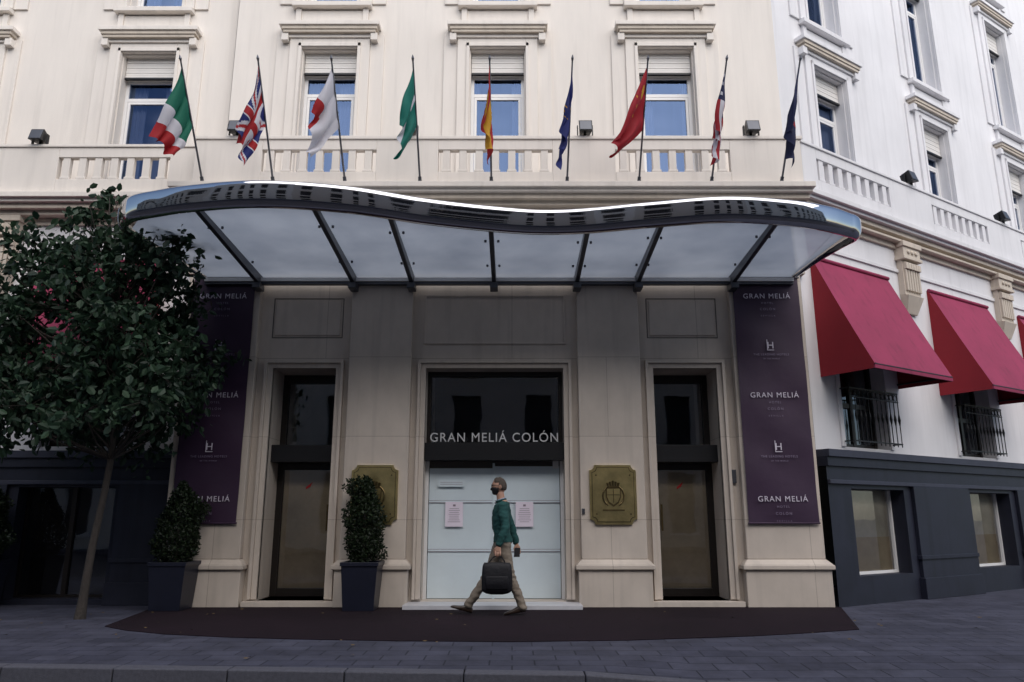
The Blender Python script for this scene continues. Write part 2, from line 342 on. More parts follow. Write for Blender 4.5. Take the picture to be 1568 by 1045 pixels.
for (rr,zz,mm,rad) in ((.066,1.470,'sweater',.012),(.060,1.486,'shirt',.008)):
    for i in range(20):
        a0,a1=2*math.pi*i/20,2*math.pi*(i+1)/20
        P_=lambda a:(-.020+rr*math.cos(a),rr*1.03*math.sin(a),zz+.018*math.cos(a))
        b.cyl(P_(a0),P_(a1),rad,rad,mm,8)
b.obj('collar',man,smooth=True)
def hand(name,palm,fingers,thumb):
    b=MB(); b.loft(palm,'skin',16)
    for i,ch in enumerate(fingers+[thumb]):
        r0=.0098 if i<4 else .0115
        b.loft([(c_,r0*(1-.09*q),r0*(1-.09*q)) for q,c_ in enumerate(ch)],'skin',10,side=(1,0.1,0.05))
    b.obj(name,man,smooth=True)
gx=-.055
fl_=[]
for i,dx in enumerate((-.033,-.011,.011,.032)):
    x=gx+dx; l=(.95,1.05,1.0,.82)[i]
    fl_.append([(x,-.256,.815),(x,-.270,.805-.030*l),(x,-.262,.805-.058*l),(x,-.243,.805-.060*l),(x,-.233,.805-.040*l)])
hand('left_hand',[((-.043,-.250,.905),.024,.021),((-.047,-.250,.875),.028,.020),((-.052,-.252,.845),.040,.018),((gx,-.256,.812),.041,.014)],fl_,[(gx-.018,-.244,.862),(gx-.046,-.236,.835),(gx-.048,-.230,.800),(gx-.036,-.230,.772)])
fl_=[]
for i,dx in enumerate((-.032,-.011,.011,.031)):
    l=(.9,1.0,.95,.75)[i]; x=.205+dx
    fl_.append([(x,.222,.825),(x+.006,.226,.815-.030*l),(x+.004,.217,.815-.058*l),(x-.002,.202,.815-.075*l),(x-.006,.190,.815-.080*l)])
hand('right_hand',[((.186,.225,.91),.024,.021),((.191,.225,.88),.028,.020),((.199,.224,.85),.040,.018),((.205,.222,.82),.041,.014)],fl_,[(.185,.212,.865),(.162,.198,.838),(.165,.186,.805),(.178,.182,.78)])
b=MB(); b.hexa([(.155,.168,.72),(.235,.168,.72),(.235,.180,.72),(.155,.180,.72),(.165,.175,.84),(.245,.175,.84),(.245,.187,.84),(.165,.187,.84)],'mask'); b.obj('phone',man,bevel=.004)
def shoe(hx,hy,hz,pitch):
    e_=MB(); secs=[(.000,.050,.026),(.015,.082,.033),(.055,.100,.036),(.100,.088,.036),(.150,.062,.041),(.205,.050,.046),(.255,.040,.040),(.285,.030,.026),(.298,.018,.010)]
    n=16; mi=e_.mi('shoe'); cp_,sp_=math.cos(pitch),math.sin(pitch)
    for (x,h,w_) in secs:
        for j in range(n):
            t=2*math.pi*j/n; yy=w_*math.copysign(abs(math.cos(t))**.8,math.cos(t)); zz=h*.5+h*.5*math.copysign(abs(math.sin(t))**(.55 if math.sin(t)<0 else .9),math.sin(t))
            X,Z=-x,zz; e_.v.append((hx+X*cp_+Z*sp_, hy+yy, hz-X*sp_+Z*cp_))
    for i in range(len(secs)-1):
        for j in range(n):
            j2=(j+1)%n; e_.f.append((i*n+j,i*n+j2,(i+1)*n+j2,(i+1)*n+j)); e_.m.append(mi)
    e_.f.append(tuple(range(n))); e_.m.append(mi); e_.f.append(tuple((len(secs)-1)*n+j for j in range(n))); e_.m.append(mi)
    o=e_.obj('shoe',man,smooth=True); s_=o.modifiers.new('s','SUBSURF'); s_.levels=1; s_.render_levels=1
shoe(.315,-.09,.045,R(-9)); shoe(-.405,.09,.002,R(15))
e=empty('briefcase',(MX-.065,MY-.268,0.008)); b=MB()
b.loft([((0,0,.305),.175,.048),((0,0,.335),.195,.060),((0,0,.45),.200,.066),((0,0,.57),.194,.056),((0,0,.635),.186,.040),((0,0,.662),.172,.022)],'bag',32,side=(0,1,0),pw=4.5)
b.loft([((0,-.058,.345),.14,.012),((0,-.066,.42),.15,.016),((0,-.062,.50),.145,.012)],'bag',20,pw=5)
b.box(-.17,.17,-.005,.005,.664,.672,'lens')
b.obj('bag_body',e,smooth=True)
b=MB()
for sy in (-.02,.02):
    ps=[(-.11,sy*1.8,.60),(-.10,sy*1.5,.68),(-.05,sy*.6,.738),(0,sy*.4,.758),(.06,sy*.6,.742),(.10,sy*1.5,.68),(.11,sy*1.8,.60)]
    for a,c_ in zip(ps[:-1],ps[1:]): b.cyl((a[0],a[1]+.012,a[2]),(c_[0],c_[1]+.012,c_[2]),.008,.008,'bag',8)
b.obj('bag_handles',e,smooth=True)

C=-0.27                       # centre line of the entrance, metres
# ================================================================= GROUND
g=MB(); g.face([(-300,-300,-0.124),(300,-300,-0.124),(300,300,-0.124),(-300,300,-0.124)],'asphalt'); g.obj('ground')
def ky(x): return 6.74-0.068*(x-0.5)
XA,XB=.6,1.6
def kz(x): return 0 if x<=XA+1e-6 else (-.06 if x>=XB-1e-6 else -.06*(x-XA)/(XB-XA))
p=MB()
p.face([(-80,ky(-80),0),(XA,ky(XA),0),(XA,40,0),(-80,40,0)],'paver')
p.face([(XA,ky(XA),0),(XB,ky(XB),-.06),(XB,ky(XB)+1.1,0),(XA,ky(XA)+1.1,0)],'paver')
p.face([(XB,ky(XB),-.06),(9.6,ky(9.6),-.06),(9.6,ky(9.6)+1.1,0),(XB,ky(XB)+1.1,0)],'paver')
p.face([(9.6,ky(9.6),-.06),(80,ky(9.6),-.06),(80,ky(9.6)+1.1,0),(9.6,ky(9.6)+1.1,0)],'paver')
p.face([(XA,ky(XA)+1.1,0),(XB,ky(XB)+1.1,0),(9.6,ky(9.6)+1.1,0),(80,ky(9.6)+1.1,0),(80,40,0),(XA,40,0)],'paver')
p.obj('pavement')
k=MB(); x=XA-81
while x<9.5:
    x2=x+1.0; a,b=ky(x),ky(x2); za,zb_=kz(x)+.006,kz(x2)+.006
    k.hexa([(x+.004,a-.16,-.2),(x2-.004,b-.16,-.2),(x2-.004,b+.01,-.2),(x+.004,a+.01,-.2),(x+.004,a-.15,za),(x2-.004,b-.15,zb_),(x2-.004,b+.01,zb_),(x+.004,a+.01,za)],'kerb'); x=x2
k.obj('kerb',bevel=0.012)
q=MB(); q.box(-80,80,-9.0,-5.6,-0.2,0.0,'paver'); q.obj('opposite_pavement')

# carpet
cf=[(-4.80,9.37),(-4.4,9.05),(-3.84,8.77),(-3.1,8.56),(-2.3,8.42),(-1.2,8.30),(0,8.25),(1.2,8.34),(2.58,8.62),(3.3,8.85),(3.98,9.12)]
cp=MB(); pts=[(x,y,0.008) for x,y in cf]+[(4.7,11.3,0.008),(-5.1,11.3,0.008)]
cp.face(pts,'carpet')
for i in range(len(cf)-1):
    a,b=pts[i],pts[i+1]; cp.face([(a[0],a[1],0.001),(b[0],b[1],0.001),b,a],'carpet')
cp.obj('entrance_carpet')

# ================================================================= HOTEL
H=empty('hotel_building')
YF=11.3
b=MB()
def pedestal(x0,x1,y0,y1):
    b.box(x0-.05,x1+.05,y0-.06,y1,0,0.52,'stone')
    b.box(x0-.09,x1+.09,y0-.10,y1,0.52,0.585,'stone')
    b.hexa([(x0-.08,y0-.09,.585),(x1+.08,y0-.09,.585),(x1+.08,y1,.585),(x0-.08,y1,.585),(x0-.005,y0-.01,.66),(x1+.005,y0-.01,.66),(x1+.005,y1,.66),(x0-.005,y1,.66)],'stone')
for sx in (-1,1):
    a0,a1=sorted((C+sx*1.28,C+sx*2.24)); b.box(a0,a1,YF,YF+.5,0.66,4.98,'stone'); pedestal(a0,a1,YF,YF+.5)
    a0,a1=sorted((C+sx*3.68,C+sx*4.82)); b.box(a0,a1,YF,YF+.9,0.66,4.98,'stone'); pedestal(a0,a1,YF,YF+.9)
b.obj('portico_piers',H,bevel=0.012)
b=MB()
yb=YF+.13
b.wall(C-1.28,C+1.28,0.0,4.98,yb,[(C-1.06,C+1.06,0.07,3.5)],'stone',depth=.42)
for sx in (-1,1):
    a0,a1=sorted((C+sx*2.24,C+sx*3.68)); o0,o1=sorted((C+sx*2.45,C+sx*3.43))
    b.wall(a0,a1,0.0,4.98,yb,[(o0,o1,0.08,3.5)],'stone',depth=.62)
def frame(x0,x1,z0,z1,w,y0,y1,m,bb=b,bottom=False):
    bb.box(x0-w,x0,y0,y1,z0,z1+w,m); bb.box(x1,x1+w,y0,y1,z0,z1+w,m); bb.box(x0,x1,y0,y1,z1,z1+w,m)
    if bottom: bb.box(x0-w,x1+w,y0,y1,z0-w,z0,m)
for (o0,o1) in ((C-1.06,C+1.06),(C+2.45,C+3.43),(C-3.43,C-2.45)):
    frame(o0,o1,0.1,3.5,.075,yb-.045,yb+.05,'stone'); frame(o0-.077,o1+.077,0.1,3.577,.045,yb-.085,yb+.04,'stone')
for (x0,x1,z0,z1) in ((C+2.40,C+3.48,4.0,4.62),(C-3.48,C-2.40,4.0,4.62)):
    w=.014
    b.box(x0,x1,yb-.006,yb,z1,z1+w,'stone_line'); b.box(x0,x1,yb-.006,yb,z0-w,z0,'stone_line'); b.box(x0-w,x0,yb-.006,yb,z0-w,z1+w,'stone_line'); b.box(x1,x1+w,yb-.006,yb,z0-w,z1+w,'stone_line')
    b.box(x0+.03,x1-.03,yb-.02,yb+.0,z0+.03,z1-.03,'stone')
x0,x1,z0,z1=C-1.08,C+1.08,3.92,4.66
for (a,c_,d,e) in ((x0,x1,z1,z1+.03),(x0,x1,z0-.03,z0),(x0-.03,x0,z0-.03,z1+.03),(x1,x1+.03,z0-.03,z1+.03)): b.box(a,c_,yb-.02,yb,d,e,'stone')
b.box(C-1.25,C+1.25,10.93,11.9,0.009,0.065,'marble')
for sx in (-1,1):
    o0,o1=sorted((C+sx*2.27,C+sx*3.6)); b.box(o0,o1,YF-.05,12.1,0.009,0.08,'stone')
b.box(C+3.56,C+3.63,yb-.04,yb,1.75,1.95,'steel'); b.box(C+1.30,C+1.34,YF-.02,YF,1.30,1.38,'steel')
b.obj('entrance_bay_walls',H,bevel=0.006)
b=MB(); b.box(C-4.82,C+4.86,YF+.05,YF+.5,4.98,6.18,'trim'); b.box(C-4.86,C+4.9,YF-.02,YF+.5,5.0,5.12,'trim')
b.obj('portico_frieze',H)
# ---- centre door
b=MB()
b.box(C-1.06,C+1.06,YF+.16,YF+.50,2.10,2.36,'black')
b.box(C-1.06,C-1.01,YF+.4,YF+.52,0.07,2.10,'pvc'); b.box(C+1.01,C+1.06,YF+.4,YF+.52,0.07,2.10,'pvc')
b.box(C-1.06,C-1.0,YF+.40,YF+.5,2.36,3.5,'darkframe'); b.box(C+1.0,C+1.06,YF+.40,YF+.5,2.36,3.5,'darkframe'); b.box(C-1.0,C+1.0,YF+.40,YF+.5,3.43,3.5,'darkframe')
b.face([(C-1,YF+.46,2.36),(C+1,YF+.46,2.36),(C+1,YF+.46,3.43),(C-1,YF+.46,3.43)],'doorglass')
b.box(C-1.06,C+1.06,YF+1.5,YF+1.52,2.0,3.6,'interior'); b.box(C-1.06,C+1.06,YF+.52,YF+1.5,1.9,2.05,'interior')
zr=[0.075,0.77,1.49,2.03]; xc=[C-1.005,C-0.012,C+1.005]
for i in range(2):
    for j in range(3):
        top=zr[j+1]-.007
        dy=random.uniform(0,.006)
        if j==2: top-=0.03*(i==0)
        b.box(xc[i]+.004,xc[i+1]-.004,YF+.44+dy,YF+.455+dy,zr[j]+.003,top,'board')
b.box(C-1.01,C+1.01,YF+.47,YF+.5,0.07,2.1,'stone_line')
b.box(C-.03,C+.006,YF+.425,YF+.44,0.07,2.07,'board')
b.box(C-1.0,C+1.0,YF+.428,YF+.439,1.475,1.50,'board'); b.box(C-1.0,C+1.0,YF+.428,YF+.439,.755,.78,'board')
for z in (1.468,1.501,.748,.781): b.box(C-1.0,C+1.0,YF+.426,YF+.437,z,z+.006,'ink')
b.box(C+.9,C+.99,YF+.425,YF+.44,1.99,2.12,'pvc')
b.obj('main_door',H,bevel=0.002)
text('GRAN MELIÁ COLÓN','entrance_lettering',H,(C,YF+.17,2.375),0.195,'signtxt',0.012,spacing=1.16,sx=.93)
# ---- side doors
for sx in (-1,1):
    b=MB(); o0,o1=sorted((C+sx*2.45,C+sx*3.43)); yd=YF+.70
    b.box(o0-.02,o1+.02,YF+.30,yd+.06,2.08,2.34,'black')
    b.box(o0-.02,o1+.02,yd+.0,yd+.05,3.36,3.52,'darkframe')
    for (u,v) in ((o0-.02,o0+.10),(o1-.10,o1+.02)):
        b.box(u,v,yd,yd+.05,0.08,2.08,'darkframe'); b.box(u,v,yd,yd+.05,2.34,3.36,'darkframe')
    b.box(o0+.10,o1-.10,yd,yd+.05,0.08,0.20,'darkframe'); b.box(o0+.10,o1-.10,yd,yd+.05,1.98,2.08,'darkframe')
    b.box(o0+.10,o1-.10,yd+.045,yd+.055,0.2,1.98,'tan')
    b.face([(o0+.1,yd+.03,.2),(o1-.1,yd+.03,.2),(o1-.1,yd+.03,1.98),(o0+.1,yd+.03,1.98)],'doorglass')
    b.face([(o0+.1,yd+.03,2.34),(o1-.1,yd+.03,2.34),(o1-.1,yd+.03,3.36),(o0+.1,yd+.03,3.36)],'doorglass')
    b.box(o0,o1,yd+.9,yd+.92,2.0,3.5,'interior')
    mx=C+sx*2.92
    b.hexa([(mx-.06,yd+.022,1.68),(mx+.01,yd+.022,1.72),(mx+.01,yd+.028,1.72),(mx-.06,yd+.028,1.68),(mx-.05,yd+.022,1.72),(mx+.05,yd+.022,1.80),(mx+.05,yd+.028,1.80),(mx-.05,yd+.028,1.72)],'red')
    b.cyl((C+sx*2.60,yd-.05,1.05),(C+sx*2.60,yd-.05,1.45),.014,.014,'brassd')
    b.obj('side_door',H,bevel=0.003)

# ---- ledges and parapets
def parapet(b,x0,x1,y0,y1,z0,z1,ops,zo0=6.70,zo1=7.09,m='cream'):
    cur=x0
    for (a,c_) in ops:
        b.box(cur,a,y0,y1,z0,z1,m); cur=c_
        b.box(a,c_,y0,y1,z0,zo0,m); b.box(a,c_,y0,y1,zo1,z1,m)
        n=max(2,int(round((c_-a)/0.262))); pit=(c_-a)/n
        for i in range(n):
            xx=a+pit*(i+0.5); b.box(xx-.060,xx+.060,y0+.015,y1-.015,zo0,zo1,m)
            b.box(xx-.078,xx+.078,y0+.004,y1-.004,zo0,zo0+.045,m)
    b.box(cur,x1,y0,y1,z0,z1,m)
def ledge(b,x0,x1,yf,yb_,zt=6.46,m='cream',e0=0,e1=0):
    b.box(x0-e0,x1+e1,yf,yb_,zt-.09,zt,m)
    b.box(x0-e0*.7,x1+e1*.7,yf+.06,yb_,zt-.15,zt-.09,m)
    b.box(x0-e0*.4,x1+e1*.4,yf+.13,yb_,zt-.24,zt-.15,'trim')
    b.box(x0-e0*.2,x1+e1*.2,yf+.22,yb_,zt-.32,zt-.24,'trim')
b=MB()
ledge(b,C-5.1,C+5.0,11.02,12.2,e0=.1,e1=.1)
parapet(b,C-4.9,C+4.98,11.19,11.31,6.46,7.27,[(C-3.80,C-1.94),(C-.93,C+.93),(C+1.95,C+3.82)])
b.box(C-4.93,C+5.01,11.165,11.335,7.27,7.33,'cream')
b.box(C-4.9,C-4.78,11.31,12.0,6.46,7.27,'cream')
b.obj('entrance_balcony',H,bevel=0.008)
LX=-30.0
b=MB()
ledge(b,LX,C-5.22,11.36,12.3,zt=6.44)
lo=[]; cx=-6.62
while cx>LX+3: lo.append((cx-.93,cx+.93)); cx-=3.35
parapet(b,LX,C-4.94,11.46,11.58,6.44,7.27,lo[::-1])
b.box(LX,C-4.95,11.435,11.605,7.27,7.32,'cream')
b.obj('side_balcony',H,bevel=0.008)

# ---- upper windows bay
OW=.48
def bay_relief(b,cx,y,zf,strip=True,z0=None):
    t=zf+3.0
    z0=zf if z0 is None else z0
    if strip:
        for (u,v) in ((cx-.97,cx-.72),(cx+.72,cx+.97)): b.box(u,v,y-.035,y,z0,t+.3,'cream')
    for (u,v) in ((cx-.72,cx-.50),(cx+.50,cx+.72)): b.box(u,v,y-.075,y,z0,t+.20,'cream')
    b.box(cx-.50,cx+.50,y-.075,y,t+.02,t+.20,'cream')
    for (u,v) in ((cx-.56,cx-.505),(cx+.505,cx+.56)): b.box(u,v,y-.10,y-.075,z0,t+.10,'cream')
    b.box(cx-.56,cx+.56,y-.10,y-.075,t+.03,t+.10,'cream')
    b.box(cx-.76,cx+.76,y-.11,y,t+.20,t+.265,'cream')
    b.box(cx-.86,cx+.86,y-.19,y,t+.32,t+.39,'trim'); b.box(cx-.83,cx+.83,y-.17,y,t+.265,t+.32,'trim'); b.box(cx-.90,cx+.90,y-.22,y,t+.39,t+.47,'cream')
    for (u,v) in ((cx-.86,cx-.74),(cx+.74,cx+.86)): b.box(u,v,y-.15,y,t+.12,t+.265,'cream')
    for (u,v) in ((cx-.66,cx-.56),(cx+.56,cx+.66)): b.box(u,v,y-.06,y,t+.47,t+.84,'cream')
    b.box(cx-.56,cx+.56,y-.03,y,t+.53,t+.80,'cream')
    b.box(cx-.72,cx+.72,y-.14,y,t+.84,t+.93,'cream')
def window(b,cx,y,z0,z1,low,seed):
    rnd=random.Random(seed)
    yw=y+.20
    sb=z1-.40-rnd.choice([0,0,0,.12,.3])*(1 if seed%17>4 else 0)
    n=max(8,int((z1-sb)/.05))
    for i in range(n):
        a=sb+(z1-sb)*i/n; b.box(cx-.47,cx+.47,yw-.10+.004*(i%2),yw-.06,a+.004,a+(z1-sb)/n-.002,'shutter')
    b.box(cx-.48,cx+.48,yw-.06,yw+.1,sb,z1,'shutter')
    b.box(cx-.47,cx+.47,yw-.12,yw-.07,sb-.035,sb,'black')
    fw=.055
    b.box(cx-.48,cx-.48+fw,yw,yw+.06,z0,sb,'pvc'); b.box(cx+.48-fw,cx+.48,yw,yw+.06,z0,sb,'pvc'); b.box(cx-.48+fw,cx+.48-fw,yw,yw+.06,sb-fw,sb,'pvc')
    zm=z1-.82
    b.box(cx-.48+fw,cx+.48-fw,yw,yw+.06,zm,zm+.06,'pvc')
    b.box(cx-.42,cx-.375,yw+.005,yw+.055,z0,zm,'pvc'); b.box(cx+.375,cx+.42,yw+.005,yw+.055,z0,zm,'pvc'); b.box(cx-.375,cx+.375,yw+.005,yw+.055,zm-.05,zm,'pvc')
    if low: b.box(cx-.375,cx+.375,yw+.005,yw+.055,z0,z0+.08,'pvc')
    b.face([(cx-.43,yw+.03,z0),(cx+.43,yw+.03,z0),(cx+.43,yw+.03,sb),(cx-.43,yw+.03,sb)],'glass')
    b.box(cx-.5,cx+.5,yw+.85,yw+.87,z0-.1,z1,'interior')
    b.box(cx-.5,cx-.49,yw+.07,yw+.85,z0-.1,z1,'interior'); b.box(cx+.49,cx+.5,yw+.07,yw+.85,z0-.1,z1,'interior')
    for side in (-1,1):
        w=rnd.uniform(.10,.38); n=8
        for i in range(n):
            u0=cx+side*(.46-w*i/n); u1=cx+side*(.46-w*(i+1)/n); d0=.12+(.04 if i%2 else 0); d1=.12+(0 if i%2 else .04)
            b.face([(u0,yw+d0,z0),(u1,yw+d1,z0),(u1,yw+d1,z1-.1),(u0,yw+d0,z1-.1)],'curtain')
floors=[6.47,10.32,14.1]
TOP=18.2
def upper_facade(b,w,x0,x1,y,cxs,seed,strip=True):
    ops=[]
    for i,f in enumerate(floors):
        for cx in cxs: ops.append((cx-OW,cx+OW,(f+.05 if i==0 else f+.10),f+3.0))
    b.wall(x0,x1,6.3,TOP,y,ops,'cream',depth=.2)
    for i,f in enumerate(floors):
        for j,cx in enumerate(cxs):
            bay_relief(b,cx,y,f,strip,z0=(f if i==0 else f+.09))
            window(w,cx,y,(f+.05 if i==0 else f+.10),f+3.0,True,seed+i*17+j)
b=MB(); w=MB()
upper_facade(b,w,-5.02,4.76,12.0,[-3.28,-.26,2.76],1)
b.box(-5.04,4.8,11.6,12.3,TOP,TOP+.35,'cream'); b.box(-5.02,-5.0,12.0,12.2,6.3,TOP,'cream')
b.obj('centre_facade',H,bevel=0.006); w.obj('centre_windows',H)
b=MB(); w=MB(); cxs=[]; cx=-6.60
while cx>LX+2: cxs.append(cx); cx-=3.35
upper_facade(b,w,LX,-5.02,12.15,cxs,51)
b.box(LX,-5.05,11.75,12.4,TOP,TOP+.35,'cream')
b.obj('side_facade',H,bevel=0.006); w.obj('side_windows',H)

# ---- console / capital bracket
def capital(b,cx,y,w=.30):
    b.box(cx-w,cx+w,y-.20,y,6.02,6.12,'trim'); b.box(cx-w*.9,cx+w*.9,y-.17,y,5.84,6.02,'trim')
    b.box(cx-w*.98,cx+w*.98,y-.19,y,5.78,5.84,'trim')
    for i in range(6):
        u=cx-w*.8+w*1.6*(i+.5)/6; b.box(u-.028,u+.028,y-.15,y,5.20,5.74,'trim'); b.box(u-.035,u+.035,y-.18,y-.10,5.60,5.72,'trim')
    b.box(cx-w*.84,cx+w*.84,y-.11,y,5.12,5.78,'trim')
    b.hexa([(cx-w*.55,y-.05,4.80),(cx+w*.55,y-.05,4.80),(cx+w*.55,y,4.80),(cx-w*.55,y,4.80),(cx-w*.85,y-.16,5.12),(cx+w*.85,y-.16,5.12),(cx+w*.85,y,5.12),(cx-w*.85,y,5.12)],'trim')
    for i in (-1,0,1): b.cyl((cx+i*.12,y-.175,5.93),(cx+i*.12,y-.20,5.93),.045,.03,'trim',12)
def railing(name,parent,x0,x1,y,z0=2.36,z1=3.25):
    b=MB(); d=.20
    b.box(x0,x1,y-d,y-d+.025,z1-.025,z1,'iron'); b.box(x0,x1,y-d,y-d+.02,z0+.04,z0+.06,'iron'); b.box(x0,x1,y-d,y-d+.02,z1-.16,z1-.145,'iron')
    for xx in (x0,x1-.02): b.box(xx,xx+.02,y-d+.02,y+.06,z1-.02,z1,'iron'); b.box(xx,xx+.02,y-d+.02,y+.06,z0+.04,z0+.06,'iron')
    n=int((x1-x0)/.115)
    for i in range(n+1):
        xx=x0+.012+(x1-x0-.024)*i/n; b.cyl((xx,y-d+.01,z0+.0),(xx,y-d+.01,z1-.02),.008,.008,'iron',6,False)
        zc=(z0+z1)/2
        b.cyl((xx,y-d+.01,zc-.09),(xx,y-d+.01,zc),.009,.024,'iron',8,False); b.cyl((xx,y-d+.01,zc),(xx,y-d+.01,zc+.09),.024,.009,'iron',8,False)
        if i<n:
            xm=xx+(x1-x0)/n/2
            for t in range(8):
                a0=2*math.pi*t/8;a1=2*math.pi*(t+1)/8
                b.cyl((xm+.045*math.cos(a0),y-d+.01,z1-.085+.05*math.sin(a0)),(xm+.045*math.cos(a1),y-d+.01,z1-.085+.05*math.sin(a1)),.006,.006,'iron',5,False)
    return b.obj(name,parent)
def lower_facade(P,x0,x1,y,cents,name,yp,doors=False):
    b=MB(); ops=[(c-.62,c+.62,2.33,4.9) for c in cents]
    b.wall(x0,x1,2.25,6.2,y,ops,'white',depth=.28)
    for c in cents: frame(c-.62,c+.62,2.33,4.9,.09,y-.03,y,'white',b)
    b.box(x0,x1,y-.03,y,5.55,5.62,'white'); b.box(x0,x1,y-.05,y,6.0,6.12,'trim')
    zb0,zb1=(.08,1.70) if doors else (.40,1.68)
    pl,pr=(-.75,.72) if doors else (-.80,.60)
    pops=[(c+pl,c+pr,zb0,zb1) for c in cents]
    b.wall(x0,x1,0,2.0,yp,pops,'plinth',depth=.30)
    b.box(x0,x1,yp-.07,y+.02,2.14,2.25,'plinthl'); b.box(x0,x1,yp-.035,y+.01,2.0,2.14,'plinth')
    b.box(x0,x1,yp-.05,yp,1.74,1.80,'plinthl')
    for c in sorted(cents):
        b.box(c+.80,c+2.5,yp-.06,yp,0.0,1.74,'plinth'); b.box(c+.76,c+2.54,yp-.10,yp,0.0,.32,'plinth'); b.box(c+.77,c+2.53,yp-.085,yp,.60,.66,'plinth')
    b.obj(name,P,bevel=0.006)
    w=MB()
    for c in cents:
        yw=y+.22
        for (u,v) in ((c-.62,c-.54),(c+.54,c+.62),(c-.04,c+.04)): w.box(u,v,yw,yw+.06,2.33,4.9,'darkframe')
        for z in (2.33,3.0,4.2,4.82): w.box(c-.54,c+.54,yw+.01,yw+.05,z,z+.08,'darkframe')
        w.face([(c-.54,yw+.03,2.33),(c+.54,yw+.03,2.33),(c+.54,yw+.03,4.9),(c-.54,yw+.03,4.9)],'doorglass')
        w.box(c-.62,c+.62,yw+.5,yw+.52,2.3,5,'interior')
        yw=yp+.25
        fm='darkframe' if doors else 'pvc'
        w.box(c+pl,c+pr,yw+.045,yw+.055,zb0,zb1,'interior' if doors else 'beige')
        if not doors: w.box(c+pl,c+pr,yw+.040,yw+.044,zb0,zb0+.55,'tan')
        for (u,v) in ((c+pl,c+pl+.04),(c+pr-.04,c+pr)): w.box(u,v,yw-.02,yw+.04,zb0,zb1,fm)
        w.box(c+pl+.04,c+pr-.04,yw-.02,yw+.04,zb0,zb0+.04,fm)
        if doors: w.box(c-.05,c+.02,yw-.02,yw+.04,zb0+.04,zb1,fm)
        w.face([(c+pl+.02,yw+.02,zb0),(c+pr-.02,yw+.02,zb0),(c+pr-.02,yw+.02,zb1),(c+pl+.02,yw+.02,zb1)],'doorglass')
    w.obj(name+'_windows',P)
def awning(name,parent,x0,x1,y,zt=5.36,zb=3.46,pr=.88):
    b=MB(); n=10
    def prof(t): return (y-.03-pr*t, zt+(zb-zt)*t-.03*math.sin(math.pi*t))
    nx=12
    for i in range(n):
        ya,za=prof(i/n); yb2,zb2=prof((i+1)/n)
        for j in range(nx):
            u0=x0+(x1-x0)*j/nx; u1=x0+(x1-x0)*(j+1)/nx
            s0_=-.018*math.sin(math.pi*j/nx*2.0)**2; s1_=-.018*math.sin(math.pi*(j+1)/nx*2.0)**2
            t0=math.sin(math.pi*i/n); t1=math.sin(math.pi*(i+1)/n)
            b.face([(u0,yb2,zb2+s0_*t1),(u1,yb2,zb2+s1_*t1),(u1,ya,za+s1_*t0),(u0,ya,za+s0_*t0)],'awn_f')
        for X in (x0,x1): b.face([(X,y,za),(X,ya,za),(X,yb2,zb2),(X,y,zb2)],'awn_s')
    b.box(x0,x1,y-.03-pr-.005,y-.03-pr+.02,zb-.07,zb+.0,'awn_f')
    for X in (x0,x1-.012): b.box(X,X+.012,y-.03-pr+.02,y,zb-.07,zb,'awn_s')
    b.cyl((x0,y-.02-pr,zb-.01),(x1,y-.02-pr,zb-.01),.018,.018,'iron')
    for X in (x0+.03,x1-.03): b.cyl((X,y,zb),(X,y-.03-pr,zb),.014,.014,'iron')
    b.cyl((x0,y-.04,zt),(x1,y-.04,zt),.035,.035,'awn_f')
    return b.obj(name,parent)
lower_facade(H,LX,C-4.8,11.78,[-6.75-3.4*i for i in range(6)],'side_lower_wall',11.62,doors=True)
# ---- right wing
ANG=math.atan2(.540,.8415)
W=empty('wing',(4.6,11.07,0),ANG,H)
sW=26.0
def wxy(s,q): return (4.6+.8415*s-.540*q, 11.07+.540*s+.8415*q)
b=MB(); ledge(b,.28,sW,0,1.0,zt=6.46)
b.box(.28,sW,.12,.6,6.10,6.145,'trim')
cw=[1.62+3.52*i for i in range(7)]
parapet(b,.25,sW,.10,.22,6.46,7.27,[(c-.98,c+1.12) for c in cw])
b.box(.22,sW,.075,.245,7.27,7.32,'cream')
b.mats=[M['white'] if m==M['cream'] else m for m in b.mats]
b.obj('wing_balcony',W,bevel=.008)
b=MB(); w=MB()
qW=(4.75-4.6)*(-.540)+(12.0-11.07)*.8415; s0=(4.75-4.6)*.8415+(12.0-11.07)*.540
upper_facade(b,w,s0,sW,qW,[s0+1.5+3.65*i for i in range(6)],91)
b.box(s0-.1,sW,qW-.4,qW+.3,TOP+.0,TOP+.35,'white')
b.mats=[M['white'] if m==M['cream'] else m for m in b.mats]
b.obj('wing_facade',W,bevel=.006); w.obj('wing_windows',W)
aw2=[1.52+3.45*i for i in range(7)]
ql=(11.40-11.07)*.8415
lower_facade(W,.16,sW,ql,aw2,'wing_lower_wall',.13)
b=MB()
for a in aw2[:-1]: capital(b,a+1.72,ql)
b.obj('wing_capitals',W,bevel=.008)
b=MB()
for i in range(5): capital(b,-8.42-3.4*i,11.78)
b.obj('side_capitals',H,bevel=.008)
for a in aw2: railing('window_railing',W,a-.66,a+.66,ql)
for i in range(4): railing('window_railing',H,-6.75-3.4*i-.66,-6.75-3.4*i+.66,11.78)
for a in aw2[:5]:
    o=awning('window_awning',None,-1.07,1.07,0); X,Y=wxy(a,ql); o.location=(X,Y,0); o.rotation_euler=(0,0,ANG)
for i in range(3):
    o=awning('window_awning',None,-1.0,1.0,0); o.location=(-6.75-3.4*i,11.78,0)
b=MB(); b.box(LX,4.6,12.9,24,0,TOP-.1,'cream'); b.obj('building_core',H)
b=MB(); b.box(0.6,sW,2.3,12,0,TOP-.1,'cream'); b.obj('wing_core',W)

